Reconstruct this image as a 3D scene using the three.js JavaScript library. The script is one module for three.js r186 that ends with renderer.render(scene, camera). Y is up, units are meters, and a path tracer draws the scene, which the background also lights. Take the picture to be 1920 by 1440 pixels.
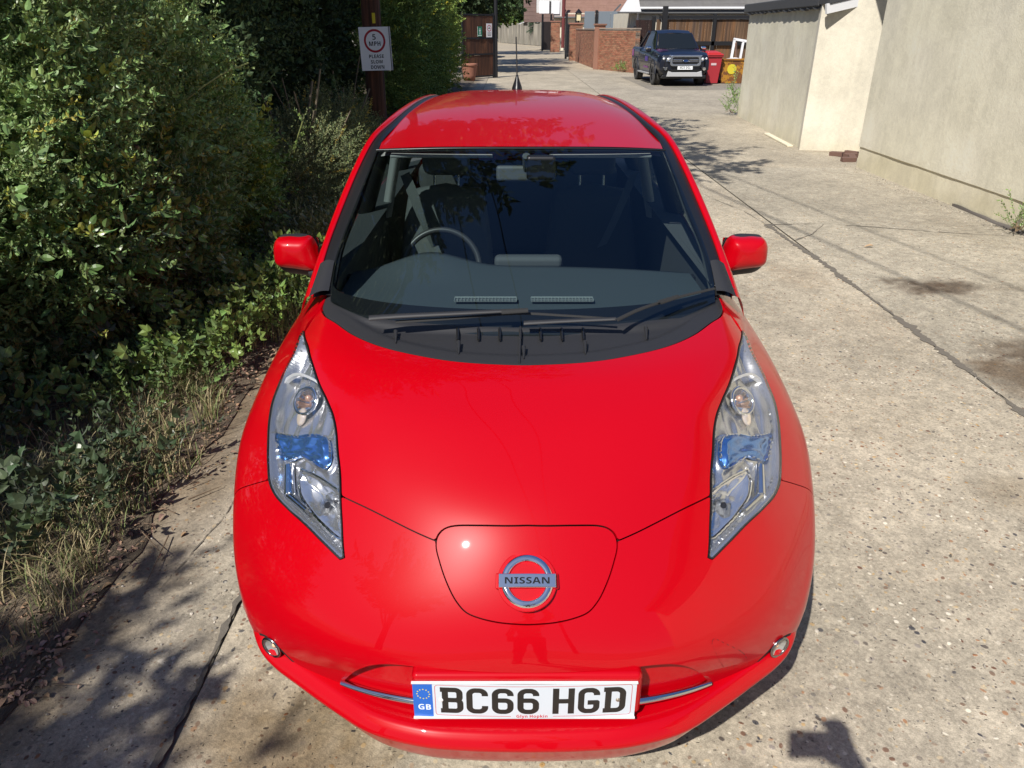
import * as THREE from 'three';
import { RoundedBoxGeometry } from 'three/addons/geometries/RoundedBoxGeometry.js';
import { MarchingCubes } from 'three/addons/objects/MarchingCubes.js';
import { mergeGeometries, mergeVertices, toCreasedNormals } from 'three/addons/utils/BufferGeometryUtils.js';
import { FontLoader } from 'three/addons/loaders/FontLoader.js';
import { TextGeometry } from 'three/addons/geometries/TextGeometry.js';
import { ImprovedNoise } from 'three/addons/math/ImprovedNoise.js';

// ---------------------------------------------------------------- camera, sky, sun, exposure
const scene = new THREE.Scene();
const PITCH = 25.7 * Math.PI / 180, EYE = 1.85;
const camera = new THREE.PerspectiveCamera(54.93, 4 / 3, 0.05, 600);
camera.position.set(0, EYE, 0);
camera.rotation.set(-PITCH, 0, 0);
scene.add(camera);
const renderer = new THREE.WebGLRenderer({ antialias: true });
renderer.toneMapping = THREE.LinearToneMapping;
renderer.toneMappingExposure = 1.2;
renderer.shadowMap.enabled = true;
const SUN = new THREE.Vector3(-0.856, 1.85, 1.48).normalize();
// clear summer sky: deep blue overhead, paler toward the horizon, a soft brightening round the sun
const skyTex = (() => {
  const w = 512, h = 256, d = new Float32Array(w * h * 4);
  for (let j = 0; j < h; j++) for (let i = 0; i < w; i++) {
    const el = ((j + 0.5) / h - 0.5) * Math.PI, az = ((i + 0.5) / w - 0.5) * 2 * Math.PI, y = Math.sin(el), x = Math.cos(az) * Math.cos(el), z = Math.sin(az) * Math.cos(el), c = x * SUN.x + y * SUN.y + z * SUN.z;
    const t = Math.pow(1 - Math.max(0, y), 3.2), glow = 0.16 * Math.pow(Math.max(0, c), 12) + 0.12 * Math.pow(Math.max(0, c), 3), k = (j * w + i) * 4;
    d[k] = 0.034 + 0.24 * t + glow; d[k + 1] = 0.096 + 0.245 * t + glow * 0.96; d[k + 2] = 0.27 + 0.175 * t + glow * 0.88; d[k + 3] = 1;
  }
  const t = new THREE.DataTexture(d, w, h, THREE.RGBAFormat, THREE.FloatType); t.mapping = THREE.EquirectangularReflectionMapping; t.magFilter = t.minFilter = THREE.LinearFilter; t.needsUpdate = true; return t;
})();
scene.background = skyTex; scene.environment = skyTex;
const sun = new THREE.DirectionalLight(new THREE.Color(1, 0.955, 0.89), 4.75);
sun.name = 'sun';
sun.position.copy(SUN).multiplyScalar(60);
sun.castShadow = true;
Object.assign(sun.shadow.camera, { left: -30, right: 30, top: 40, bottom: -40, near: 1, far: 160 });
sun.shadow.mapSize.set(4096, 4096);
scene.add(sun, sun.target);

// ---------------------------------------------------------------- small tools
function rng(seed) {
  let s = seed >>> 0;
  return () => { s = (s + 0x6d2b79f5) | 0; let t = Math.imul(s ^ (s >>> 15), 1 | s); t = (t + Math.imul(t ^ (t >>> 7), 61 | t)) ^ t; return ((t ^ (t >>> 14)) >>> 0) / 4294967296; };
}
const V3 = (x, y, z) => new THREE.Vector3(x, y, z);
const { clamp, lerp, smoothstep } = THREE.MathUtils;
const perlin = new ImprovedNoise();
const noise = (x, y, z = 0.37) => perlin.noise(x, y, z);
function fbm(x, y, z = 0.37, oct = 4) { let a = 0.5, s = 0; for (let i = 0; i < oct; i++) { s += a * noise(x, y, z); x *= 2.03; y *= 2.03; z += 3.1; a *= 0.5; } return s; }
const used = new Map();
function numbered(name) { const n = used.get(name) || 0; used.set(name, n + 1); return n ? name + '_' + String(n).padStart(3, '0') : name; }
function thing(name, label, category, pos = [0, 0, 0], turn = 0, group) {
  const o = new THREE.Group();
  o.name = numbered(name); o.position.set(...pos); o.rotation.y = turn;
  o.userData = { label, category }; if (group) o.userData.group = group;
  scene.add(o); return o;
}
function mesh(name, geo, mat, parent, kind) {
  const m = new THREE.Mesh(geo, mat);
  m.name = parent ? name : numbered(name); m.castShadow = m.receiveShadow = true;
  if (kind) m.userData.kind = kind;
  (parent || scene).add(m); return m;
}
function tag(o, label, category, group, kind) { Object.assign(o.userData, { label, category }); if (group) o.userData.group = group; if (kind) o.userData.kind = kind; return o; }
function struct(name, geo, mat) { return mesh(name, geo, mat, null, 'structure'); }
const lin = (r, g, b) => new THREE.Color().setRGB(r, g, b);
const std = (r, g, b, rough = 0.8, metal = 0, extra = {}) => new THREE.MeshStandardMaterial({ color: lin(r, g, b), roughness: rough, metalness: metal, side: THREE.DoubleSide, ...extra });
const phys = (r, g, b, rough, metal, extra = {}) => new THREE.MeshPhysicalMaterial({ color: lin(r, g, b), roughness: rough, metalness: metal, side: THREE.DoubleSide, ...extra });
// geometry from a function grid
function gridGeo(nu, nv, fn, uvScale) {
  const pos = [], uv = [], idx = [];
  for (let j = 0; j <= nv; j++) for (let i = 0; i <= nu; i++) { const p = fn(i / nu, j / nv); pos.push(p.x, p.y, p.z); uv.push(uvScale ? i / nu * uvScale[0] : i / nu, uvScale ? j / nv * uvScale[1] : j / nv); }
  for (let j = 0; j < nv; j++) for (let i = 0; i < nu; i++) { const a = j * (nu + 1) + i; idx.push(a, a + 1, a + nu + 2, a, a + nu + 2, a + nu + 1); }
  const g = new THREE.BufferGeometry();
  g.setAttribute('position', new THREE.Float32BufferAttribute(pos, 3)); g.setAttribute('uv', new THREE.Float32BufferAttribute(uv, 2)); g.setIndex(idx); g.computeVertexNormals(); return g;
}
function box(w, h, d, x = 0, y = 0, z = 0, r = 0, rx = 0, ry = 0, rz = 0) {
  const g = r ? new RoundedBoxGeometry(w, h, d, 2, Math.min(r, w / 2.01, h / 2.01, d / 2.01)) : new THREE.BoxGeometry(w, h, d);
  if (rx || ry || rz) g.applyMatrix4(new THREE.Matrix4().makeRotationFromEuler(new THREE.Euler(rx, ry, rz, 'YXZ')));
  g.translate(x, y, z); return plain(g);
}
function plain(g) { const q = g.index ? g.toNonIndexed() : g; for (const k of Object.keys(q.attributes)) if (!['position', 'normal', 'uv'].includes(k)) q.deleteAttribute(k); if (!q.attributes.uv) q.setAttribute('uv', new THREE.Float32BufferAttribute(new Float32Array(q.attributes.position.count * 2), 2)); q.morphAttributes = {}; return q; }
const merge = (list) => mergeGeometries(list.map(plain));
function tube(pts, r, seg = 24, rad = 8, closed = false) { return plain(new THREE.TubeGeometry(new THREE.CatmullRomCurve3(pts.map((p) => (p.isVector3 ? p : V3(...p))), closed, 'centripetal'), seg, r, rad, closed)); }
function rod(a, b, r0, r1 = r0, seg = 8) {
  const A = a.isVector3 ? a : V3(...a), B = b.isVector3 ? b : V3(...b), d = B.clone().sub(A), L = d.length();
  const g = new THREE.CylinderGeometry(r1, r0, L, seg); g.translate(0, L / 2, 0);
  g.applyQuaternion(new THREE.Quaternion().setFromUnitVectors(V3(0, 1, 0), d.normalize())); g.translate(A.x, A.y, A.z); return plain(g);
}
function bar(a, b, w, h) { // box beam from a to b, w across, h high
  const A = V3(...a), B = V3(...b), d = B.clone().sub(A), L = d.length(), g = new THREE.BoxGeometry(w, h, L);
  const m = new THREE.Matrix4().lookAt(B, A, V3(0, 1, 0)); g.applyMatrix4(m); g.translate((A.x + B.x) / 2, (A.y + B.y) / 2, (A.z + B.z) / 2); return plain(g);
}
// world-metre uv for a box-like geometry (dominant-axis projection)
function metreUV(g, s = 1) {
  const p = g.attributes.position, n = g.attributes.normal, uv = new Float32Array(p.count * 2);
  for (let i = 0; i < p.count; i++) {
    const ax = Math.abs(n.getX(i)), ay = Math.abs(n.getY(i)), az = Math.abs(n.getZ(i));
    if (ay >= ax && ay >= az) { uv[2 * i] = p.getX(i) * s; uv[2 * i + 1] = p.getZ(i) * s; }
    else if (ax >= az) { uv[2 * i] = p.getZ(i) * s; uv[2 * i + 1] = p.getY(i) * s; }
    else { uv[2 * i] = p.getX(i) * s; uv[2 * i + 1] = p.getY(i) * s; }
  }
  g.setAttribute('uv', new THREE.BufferAttribute(uv, 2)); return g;
}
// square tiling texture from f(x, y) -> [r, g, b] (sRGB 0..1) or a number
function texture(n, fn, srgb = true, rx = 1, ry = 1) {
  const d = new Uint8Array(n * n * 4);
  for (let j = 0; j < n; j++) for (let i = 0; i < n; i++) { const c = fn(i / n, j / n, i, j), k = (j * n + i) * 4; const a = typeof c === 'number' ? [c, c, c] : c; for (let q = 0; q < 3; q++) d[k + q] = clamp(a[q], 0, 1) * 255; d[k + 3] = 255; }
  const t = new THREE.DataTexture(d, n, n); t.wrapS = t.wrapT = THREE.RepeatWrapping; t.magFilter = THREE.LinearFilter; t.minFilter = THREE.LinearMipmapLinearFilter; t.generateMipmaps = true;
  if (srgb) t.colorSpace = THREE.SRGBColorSpace; t.repeat.set(rx, ry); t.needsUpdate = true; return t;
}
function canvasTex(w, h, draw) { const c = document.createElement('canvas'); c.width = w; c.height = h; draw(c.getContext('2d'), w, h); const t = new THREE.CanvasTexture(c); t.colorSpace = THREE.SRGBColorSpace; return t; }
// tileable value noise lattice
function lattice(n, seed) { const r = rng(seed), a = Float32Array.from({ length: n * n }, r); return (x, y) => { x = (x - Math.floor(x)) * n; y = (y - Math.floor(y)) * n; const i = Math.floor(x), j = Math.floor(y), u = x - i, v = y - j, s = u * u * (3 - 2 * u), t = v * v * (3 - 2 * v), q = (p, o) => a[((o % n) * n) + (p % n)]; return lerp(lerp(q(i, j), q(i + 1, j), s), lerp(q(i, j + 1), q(i + 1, j + 1), s), t); }; }
// a pixel of the photograph's frame (1920 wide) as a point on the plane of given height
const FOC = 1385, SP = Math.sin(PITCH), CP = Math.cos(PITCH);
function rayOf(px, py) { const a = (px - 960) / FOC, b = (py - 720) / FOC; return [a, CP - b * SP, SP + b * CP]; }
// ---------------------------------------------------------------- ground, lane slabs, joints
const stoneTex = (() => {
  const n = 2048, r = rng(11), L = [lattice(9, 1), lattice(31, 2), lattice(120, 3), lattice(512, 4)];
  const f = new Float32Array(n * n * 3), hgt = new Float32Array(n * n);
  for (let j = 0; j < n; j++) for (let i = 0; i < n; i++) {
    const x = i / n, y = j / n, k = j * n + i, big = L[0](x, y) * 0.5 + L[1](x, y) * 0.5, mid = L[2](x, y), fine = r();
    const v = 0.92 + (big - 0.5) * 0.16 + (mid - 0.5) * 0.13 + (fine - 0.5) * 0.18 + (L[3](x, y) - 0.5) * 0.18;
    f[3 * k] = 0.717 * v; f[3 * k + 1] = 0.68 * v; f[3 * k + 2] = 0.612 * v; hgt[k] = 0.5 + (fine - 0.5) * 0.25 + (mid - 0.5) * 0.5;
  }
  const tones = [[0.34, 0.31, 0.29], [0.25, 0.25, 0.27], [0.86, 0.83, 0.77], [0.9, 0.87, 0.8], [0.62, 0.43, 0.3], [0.72, 0.58, 0.38], [0.45, 0.36, 0.3], [0.55, 0.52, 0.5], [0.8, 0.72, 0.58], [0.42, 0.3, 0.24]];
  for (let s = 0; s < 40000; s++) {
    const cx = r() * n, cy = r() * n, rad = 0.8 + Math.pow(r(), 3.6) * 3.6, el = 0.45 + r() * 0.5, an = r() * 3.14, c = tones[Math.floor(r() * tones.length)], cl = L[1](cx / n, cy / n), al = (0.35 + 0.6 * r()) * (0.35 + 1.1 * cl), ca = Math.cos(an), sa = Math.sin(an), R = Math.ceil(rad + 1);
    for (let b = -R; b <= R; b++) for (let a = -R; a <= R; a++) {
      const u = (a * ca + b * sa) / rad, v = (-a * sa + b * ca) / (rad * el), q = u * u + v * v; if (q > 1.2) continue;
      const k = ((Math.floor(cy + b) + n) % n) * n + ((Math.floor(cx + a) + n) % n), w = clamp((1.2 - q) * 3, 0, 1) * Math.min(al, 1);
      for (let t = 0; t < 3; t++) f[3 * k + t] = lerp(f[3 * k + t], c[t], w); hgt[k] = lerp(hgt[k], 0.9, w * 0.7);
    }
  }
  for (let s = 0; s < 9000; s++) { const cx = Math.floor(r() * n), cy = Math.floor(r() * n), len = 1 + Math.floor(r() * 4), dx = r() < 0.5 ? 1 : 0; for (let q = 0; q < len; q++) { const k = ((cy + (1 - dx) * q) % n) * n + ((cx + dx * q) % n); for (let t = 0; t < 3; t++) f[3 * k + t] *= 0.45; hgt[k] = 0.1; } }
  const col = texture(n, (x, y, i, j) => { const k = 3 * (j * n + i); return [f[k], f[k + 1], f[k + 2]]; });
  const bmp = texture(n, (x, y, i, j) => hgt[j * n + i], false);
  return { col, bmp };
})();
const concrete = new THREE.MeshStandardMaterial({ color: 0xffffff, map: stoneTex.col, bumpMap: stoneTex.bmp, bumpScale: 0.004, roughness: 0.93, vertexColors: true, side: THREE.DoubleSide });
// stains: [x, forward, radius x, radius z, strength, r, g, b multiplier]
const stains = [[-0.62, 1.4, 0.36, 0.5, 0.8, 0.42, 0.34, 0.23], [-0.8, 1.9, 0.2, 0.3, 0.2, 0.7, 0.6, 0.5], [3.35, 5.62, 0.4, 0.26, 1.0, 0.3, 0.25, 0.22], [3.85, 5.6, 0.3, 0.14, 0.35, 0.5, 0.45, 0.4], [3.1, 3.95, 0.42, 0.36, 0.9, 0.38, 0.3, 0.24], [3.4, 4.3, 0.5, 0.3, 0.95, 0.34, 0.28, 0.24], [2.35, 5.95, 0.3, 0.4, 0.32, 0.68, 0.58, 0.5], [2.25, 2.75, 0.2, 0.18, 0.45, 0.5, 0.44, 0.36], [1.95, 3.4, 0.5, 0.4, 0.16, 0.75, 0.7, 0.62], [2.5, 4.9, 0.35, 0.5, 0.18, 0.8, 0.72, 0.66], [4.3, 4.6, 0.5, 0.4, 0.2, 0.7, 0.66, 0.6], [1.6, 7.5, 0.6, 0.8, 0.15, 0.8, 0.74, 0.68], [4.6, 7.4, 0.35, 0.8, 0.25, 0.72, 0.68, 0.62], [2.75, 3.05, 0.3, 0.2, 0.3, 0.75, 0.6, 0.42], [1.5, 2.2, 0.5, 0.2, 0.12, 0.8, 0.75, 0.7]];
function slab(name, x0, x1, d0, d1, step, y, tint, off, rough) {
  const nu = Math.max(2, Math.round((x1 - x0) / step)), nv = Math.max(2, Math.round((d1 - d0) / step));
  const g = gridGeo(nu, nv, (u, v) => V3(lerp(x0, x1, u), y, -lerp(d0, d1, v)));
  const p = g.attributes.position, c = new Float32Array(p.count * 3), uv = new Float32Array(p.count * 2);
  for (let i = 0; i < p.count; i++) {
    const x = p.getX(i), d = -p.getZ(i);
    uv[2 * i] = (x + off) / 4.6; uv[2 * i + 1] = (d + off * 1.7) / 4.6;
    let m = [1, 1, 1]; if (x < -1.0 && x1 < 0) { const e = smoothstep(-1.08 - x + 0.25 * fbm(x * 5, d * 3, 4, 4), 0.02, 0.5); m = [lerp(1, 0.5, e), lerp(1, 0.43, e), lerp(1, 0.34, e)]; }
    const w = 1 + 0.3 * fbm(x * 0.55 + off, d * 0.4, 0.2, 5) + 0.16 * fbm(x * 2.3 + off, d * 1.6, 5.2, 4) + 0.12 * fbm(x * 9, d * 7, 2, 2);
    for (const [sx, sd, rx, rz, k, r, gg, b] of stains) {
      const q = Math.hypot((x - sx) / rx, (d - sd) / rz) + 0.9 * fbm(x * 4 + sx, d * 4 + sd, 1.1, 4) + 0.5 * fbm(x * 14, d * 14, 7, 2);
      const a = (1 - smoothstep(q, 0.35, 1.15)) * k * (0.75 + 0.5 * clamp(fbm(x * 22, d * 22, 9, 2) + 0.5, 0, 1)); m = [m[0] * lerp(1, r, a), m[1] * lerp(1, gg, a), m[2] * lerp(1, b, a)];
    }
    for (let t = 0; t < 3; t++) c[3 * i + t] = tint[t] * w * m[t];
  }
  g.setAttribute('color', new THREE.BufferAttribute(c, 3)); g.setAttribute('uv', new THREE.BufferAttribute(uv, 2));
  return struct(name, g, concrete);
}
struct('ground', gridGeo(8, 8, (u, v) => V3(lerp(-300, 300, u), -0.012, lerp(60, -500, v))), std(0.2, 0.18, 0.14, 0.95));
slab('lane_slab', -2.1, -0.985, -2, 40, 0.05, 0.0, [0.85, 0.83, 0.8], 0.3);
slab('lane_slab', -0.965, 2.722, -2, 14, 0.045, 0.0, [0.98, 0.96, 0.92], 1.9);
slab('lane_slab', 2.742, 6.6, -2, 11.2, 0.05, 0.0, [0.9, 0.9, 0.88], 3.4);
slab('lane_slab', 2.742, 12, 11.2, 40, 0.16, 0.0, [0.94, 0.92, 0.87], 0.9);
slab('lane_slab', -0.965, 2.722, 14, 40, 0.12, 0.0, [1.0, 0.97, 0.9], 2.7);
slab('lane_slab', -8, 12, 40.02, 130, 0.5, 0.0, [0.98, 0.94, 0.86], 4.1);
slab('yard_surface', 4.6, 12, 26.5, 34, 0.15, 0.004, [0.62, 0.62, 0.62], 5.1);
const tar = new THREE.MeshStandardMaterial({ color: lin(0.15, 0.132, 0.108), roughness: 0.95, bumpMap: stoneTex.bmp, bumpScale: 0.004, side: THREE.DoubleSide });
function joint(name, path, width, seed, y = 0.004) {
  const r = rng(seed), pts = [];
  for (let i = 0; i < path.length - 1; i++) { const [x0, d0] = path[i], [x1, d1] = path[i + 1], n = Math.max(2, Math.round(Math.hypot(x1 - x0, d1 - d0) / 0.018)); for (let k = 0; k < n; k++) pts.push([lerp(x0, x1, k / n), lerp(d0, d1, k / n)]); }
  pts.push(path[path.length - 1]);
  const pos = [], idx = [], uv = [];
  pts.forEach(([x, d], i) => {
    const q = pts[Math.min(i + 1, pts.length - 1)], p = pts[Math.max(i - 1, 0)], tx = q[0] - p[0], td = q[1] - p[1], l = Math.hypot(tx, td) || 1, nx = td / l, nd = -tx / l;
    const wob = 0.03 * fbm(d * 1.3 + seed, x, 3, 3) + 0.012 * fbm(d * 9 + seed, x, 8, 3);
    const thick = width * Math.max(0.1, 0.7 + 2.3 * fbm(d * 2.6 + seed * 3, x * 2, 1, 4));
    const a = wob + thick * Math.max(0.08, 0.5 + 1.3 * fbm(d * 19, seed, x * 19, 4)) + (r() - 0.5) * 0.004, b = wob - thick * Math.max(0.08, 0.5 + 1.3 * fbm(d * 19, seed + 9, x * 19, 4)) + (r() - 0.5) * 0.004;
    pos.push(x + nx * a, y, -(d + nd * a), x + nx * b, y, -(d + nd * b)); uv.push(x / 2, d / 2, x / 2 + 0.02, d / 2);
    if (i) { const k = 2 * i; idx.push(k - 2, k, k - 1, k - 1, k, k + 1); }
  });
  const g = new THREE.BufferGeometry(); g.setAttribute('position', new THREE.Float32BufferAttribute(pos, 3)); g.setAttribute('uv', new THREE.Float32BufferAttribute(uv, 2)); g.setIndex(idx); g.computeVertexNormals();
  return struct(name, g, tar);
}
joint('slab_joint', [[-0.985, 0.4], [-0.975, 14]], 0.026, 3);
joint('slab_joint', [[2.73, 0.5], [2.735, 3], [2.73, 5], [2.72, 6.2], [2.665, 7.7]], 0.055, 5);
joint('crack', [[2.665, 7.7], [3.3, 7.72], [4.4, 7.35], [4.9, 7.2]], 0.016, 6);
joint('crack', [[2.74, 7.05], [3.0, 7.3], [3.25, 7.68]], 0.014, 7);
joint('crack', [[2.66, 7.7], [2.6, 8.3], [2.3, 9.5]], 0.01, 8);
joint('crack', [[-1.28, 2.1], [-1.2, 2.6], [-1.24, 3.1]], 0.004, 12);

// ---------------------------------------------------------------- rendered walls on the right
const renderTex = (() => { const A = lattice(5, 21), B = lattice(17, 22), C = lattice(64, 23), D = lattice(256, 24), S = lattice(40, 25);
  return { map: texture(1024, (x, y) => { const streak = S(x, y * 0.12), v = 0.975 + (A(x, y) - 0.5) * 0.06 + (B(x, y) - 0.5) * 0.05 + (streak - 0.5) * 0.035 + (C(x, y) - 0.5) * 0.035 + (D(x, y) - 0.5) * 0.05; return [v, v * 0.992, v * (0.965 + 0.02 * A(y, x))]; }),
    bump: texture(1024, (x, y) => 0.5 * B(x, y) + 0.25 * C(x, y) + 0.25 * D(x, y), false) }; })();
const wallMat = (r, g, b) => new THREE.MeshStandardMaterial({ color: lin(r, g, b), map: renderTex.map, bumpMap: renderTex.bump, bumpScale: 0.0035, roughness: 0.92, side: THREE.DoubleSide });
// ---------------------------------------------------------------- the red hatchback
const CARX = 0.035, CARD = 3.4;                                  // centre line, and the forward distance of the group's base
const LP = (L, h, d) => V3(L, h, CARD - d);                      // car frame: lateral, height, forward distance from the photographer
const car = thing('hatchback_car', 'glossy red hatchback with plate BC66 HGD filling the middle of the lane', 'car', [CARX, 0, -CARD]);
const red = phys(0.46, 0.0002, 0.005, 0.32, 0.0, { clearcoat: 0.65, clearcoatRoughness: 0.022, specularIntensity: 0.2 });
const blackPlastic = std(0.022, 0.022, 0.024, 0.55), satinBlack = std(0.012, 0.012, 0.013, 0.35), rubber = std(0.018, 0.018, 0.018, 0.8), voidBlack = std(0.006, 0.006, 0.006, 0.95);
const chrome = std(0.86, 0.87, 0.88, 0.06, 1), silver = std(0.72, 0.74, 0.76, 0.16, 1);

// tensor-product cubic B-spline through rows of [L, d] at given heights; column 0 is the centre line (mirrored), the last column the rear centre line
class Skin {
  constructor(heights, rows, mirrorEnd) {
    this.nv = rows.length; this.nu = rows[0].length; this.me = mirrorEnd;
    const T = rows.map((r, j) => r.map(([L, d, h]) => [L, h ?? heights[j], d])); this.T = T;
    this.P = T.map((r) => r.map((p) => [...p]));
    for (let it = 0; it < 7; it++) {
      const e = T.map((r, j) => r.map((p, i) => { const s = this.raw(i, j); return [p[0] - s[0], p[1] - s[1], p[2] - s[2]]; }));
      e.forEach((r, j) => r.forEach((q, i) => { for (let t = 0; t < 3; t++) this.P[j][i][t] += 0.85 * q[t]; }));
    }
  }
  ctl(i, j) {
    if (j < 0 || j >= this.nv) { const e = j < 0 ? 0 : this.nv - 1, s = j < 0 ? 1 : -1, a = this.ctl(i, e), b = this.ctl(i, e + s); return [2 * a[0] - b[0], 2 * a[1] - b[1], 2 * a[2] - b[2]]; }
    if (i < 0) { const p = this.P[j][-i]; return [-p[0], p[1], p[2]]; }
    if (i >= this.nu) { if (this.me) { const p = this.P[j][2 * (this.nu - 1) - i]; return [-p[0], p[1], p[2]]; } const a = this.P[j][this.nu - 1], b = this.P[j][this.nu - 2]; return [2 * a[0] - b[0], 2 * a[1] - b[1], 2 * a[2] - b[2]]; }
    return this.P[j][i];
  }
  raw(u, v) {
    const i = clamp(Math.floor(u), 0, this.nu - 2), j = clamp(Math.floor(v), 0, this.nv - 2), f = u - i, g = v - j, B = (t) => [(1 - t) ** 3 / 6, (3 * t ** 3 - 6 * t * t + 4) / 6, (-3 * t ** 3 + 3 * t * t + 3 * t + 1) / 6, t ** 3 / 6], bu = B(f), bv = B(g), o = [0, 0, 0];
    for (let b = 0; b < 4; b++) for (let a = 0; a < 4; a++) { const p = this.ctl(i + a - 1, j + b - 1), w = bu[a] * bv[b]; o[0] += w * p[0]; o[1] += w * p[1]; o[2] += w * p[2]; }
    return o;
  }
  at(u, v) { const [L, h, d] = this.raw(Math.abs(u), v); return LP(u < 0 ? -L : L, h, d); }
  normal(u, v) { const e = 0.02, v0 = clamp(v, 0.001, this.nv - 1.001); const a = this.at(u + e, v0).sub(this.at(u - e, v0)), b = this.at(u, v0 + e).sub(this.at(u, v0 - e)); return a.cross(b).normalize(); }
  off(u, v, k) { return this.at(u, v).addScaledVector(this.normal(u, v), k); }
}
const project = (p) => { // a point of the car frame in the frame of the photograph (used only to trace the panel lines on to the skin)
  const X = p.x + CARX, d = CARD - p.z, dn = EYE - p.y, Z = d * CP + dn * SP; return [960 + X / Z * FOC, 720 + (dn * CP - d * SP) / Z * FOC];
};
const bodyH = [0.27, 0.40, 0.50, 0.60, 0.70, 0.80, 0.87, 0.93, 0.97, 1.0, 1.03, 1.07];
const rearCols = (w, b) => [[w, 3.6], [w - 0.005, 4.4], [w - 0.03, 5.0], [w - 0.13, 5.45], [0.45, 5.58 + b], [0, 5.63 + b]];
const body = new Skin(bodyH, [
  [[0, 1.31], [0.2, 1.315], [0.37, 1.34], [0.515, 1.4], [0.624, 1.46], [0.73, 1.54], [0.83, 1.72], [0.855, 2.2], [0.862, 2.85], ...rearCols(0.862, 0)],
  [[0, 1.262], [0.2, 1.27], [0.37, 1.305], [0.515, 1.362], [0.624, 1.42], [0.725, 1.50], [0.82, 1.70], [0.87, 2.2], [0.875, 2.85], ...rearCols(0.875, 0.03)],
  [[0, 1.243], [0.2, 1.252], [0.37, 1.29], [0.525, 1.362], [0.66, 1.462], [0.765, 1.58], [0.84, 1.74], [0.885, 2.2], [0.882, 2.85], ...rearCols(0.882, 0.04)],
  [[0, 1.275], [0.2, 1.294], [0.37, 1.34], [0.53, 1.42], [0.675, 1.54], [0.795, 1.70], [0.868, 1.86], [0.895, 2.2], [0.885, 2.85], ...rearCols(0.885, 0.02)],
  [[0, 1.35], [0.2, 1.376], [0.355, 1.426], [0.50, 1.498], [0.635, 1.61], [0.765, 1.79], [0.862, 1.95], [0.893, 2.2], [0.882, 2.85], ...rearCols(0.884, 0)],
  [[0, 1.447], [0.195, 1.476], [0.33, 1.52], [0.45, 1.58], [0.58, 1.684], [0.70, 1.835], [0.80, 2.0], [0.864, 2.26], [0.868, 2.85], ...rearCols(0.874, -0.03)],
  [[0, 1.553], [0.18, 1.57], [0.305, 1.603], [0.43, 1.658], [0.55, 1.767], [0.652, 1.905], [0.75, 2.07], [0.828, 2.36], [0.842, 2.85], ...rearCols(0.856, -0.06)],
  [[0, 1.67], [0.165, 1.676], [0.285, 1.698], [0.40, 1.737], [0.50, 1.795], [0.592, 1.892], [0.69, 2.06], [0.782, 2.40], [0.805, 2.85], ...rearCols(0.835, -0.09)],
  [[0, 1.772], [0.165, 1.777], [0.285, 1.795], [0.40, 1.828], [0.497, 1.878], [0.59, 1.96], [0.68, 2.10], [0.75, 2.42], [0.778, 2.85], ...rearCols(0.815, -0.11)],
  [[0, 1.88], [0.165, 1.884], [0.285, 1.90], [0.40, 1.93], [0.50, 1.972], [0.59, 2.045], [0.665, 2.17], [0.725, 2.46], [0.75, 2.85], ...rearCols(0.8, -0.13)],
  [[0, 2.10], [0.165, 2.10], [0.285, 2.105], [0.40, 2.115], [0.50, 2.14], [0.59, 2.18], [0.652, 2.27], [0.705, 2.52], [0.73, 2.85], ...rearCols(0.785, -0.16)],
  [[0, 2.36], [0.165, 2.36], [0.285, 2.36], [0.40, 2.362], [0.50, 2.37], [0.58, 2.385], [0.64, 2.43], [0.69, 2.60], [0.712, 2.87], ...rearCols(0.77, -0.19)],
], true);
const vOf = (h) => { for (let j = 0; j < bodyH.length - 1; j++) if (h <= bodyH[j + 1]) return j + (h - bodyH[j]) / (bodyH[j + 1] - bodyH[j]); return bodyH.length - 1; };
// table of the left half for tracing
const traceTab = (() => { const t = []; for (let v = 0.02; v < 11; v += 0.1) for (let u = 0; u <= 9; u += 0.09) { const p = body.at(-u, v), n = body.normal(-u, v), q = project(p); const toEye = V3(-CARX, EYE, CARD).sub(p); t.push([q[0], q[1], u, v, n.dot(toEye) > 0]); } return t; })();
function trace(px, py) { // left half of the photograph -> (u, v)
  let best = 1e9, u = 0, v = 0; for (const q of traceTab) { if (!q[4]) continue; const d = (q[0] - px) ** 2 + (q[1] - py) ** 2; if (d < best) { best = d; u = q[2]; v = q[3]; } }
  for (let it = 0; it < 12; it++) {
    const f = (a, b) => project(body.at(-a, b)), p = f(u, v), e = 0.01, pu = f(u + e, v), pv = f(u, v + e), a = (pu[0] - p[0]) / e, b = (pv[0] - p[0]) / e, c = (pu[1] - p[1]) / e, d = (pv[1] - p[1]) / e, det = a * d - b * c; if (Math.abs(det) < 1) break;
    const rx = px - p[0], ry = py - p[1]; u = clamp(u + clamp((d * rx - b * ry) / det, -0.15, 0.15), 0, 9); v = clamp(v + clamp((a * ry - c * rx) / det, -0.15, 0.15), 0.02, 10.98);
  }
  return [u, v];
}
function atDH(d, h) { // side point by forward distance and height -> (u, v)
  let best = 1e9, r = [7, 4]; for (let u = 6; u <= 13; u += 0.05) for (let v = 0; v <= 11; v += 0.05) { const p = body.raw(u, v), e = (p[2] - d) ** 2 + (p[1] - h) ** 2; if (e < best) { best = e; r = [u, v]; } } return r;
}
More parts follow.
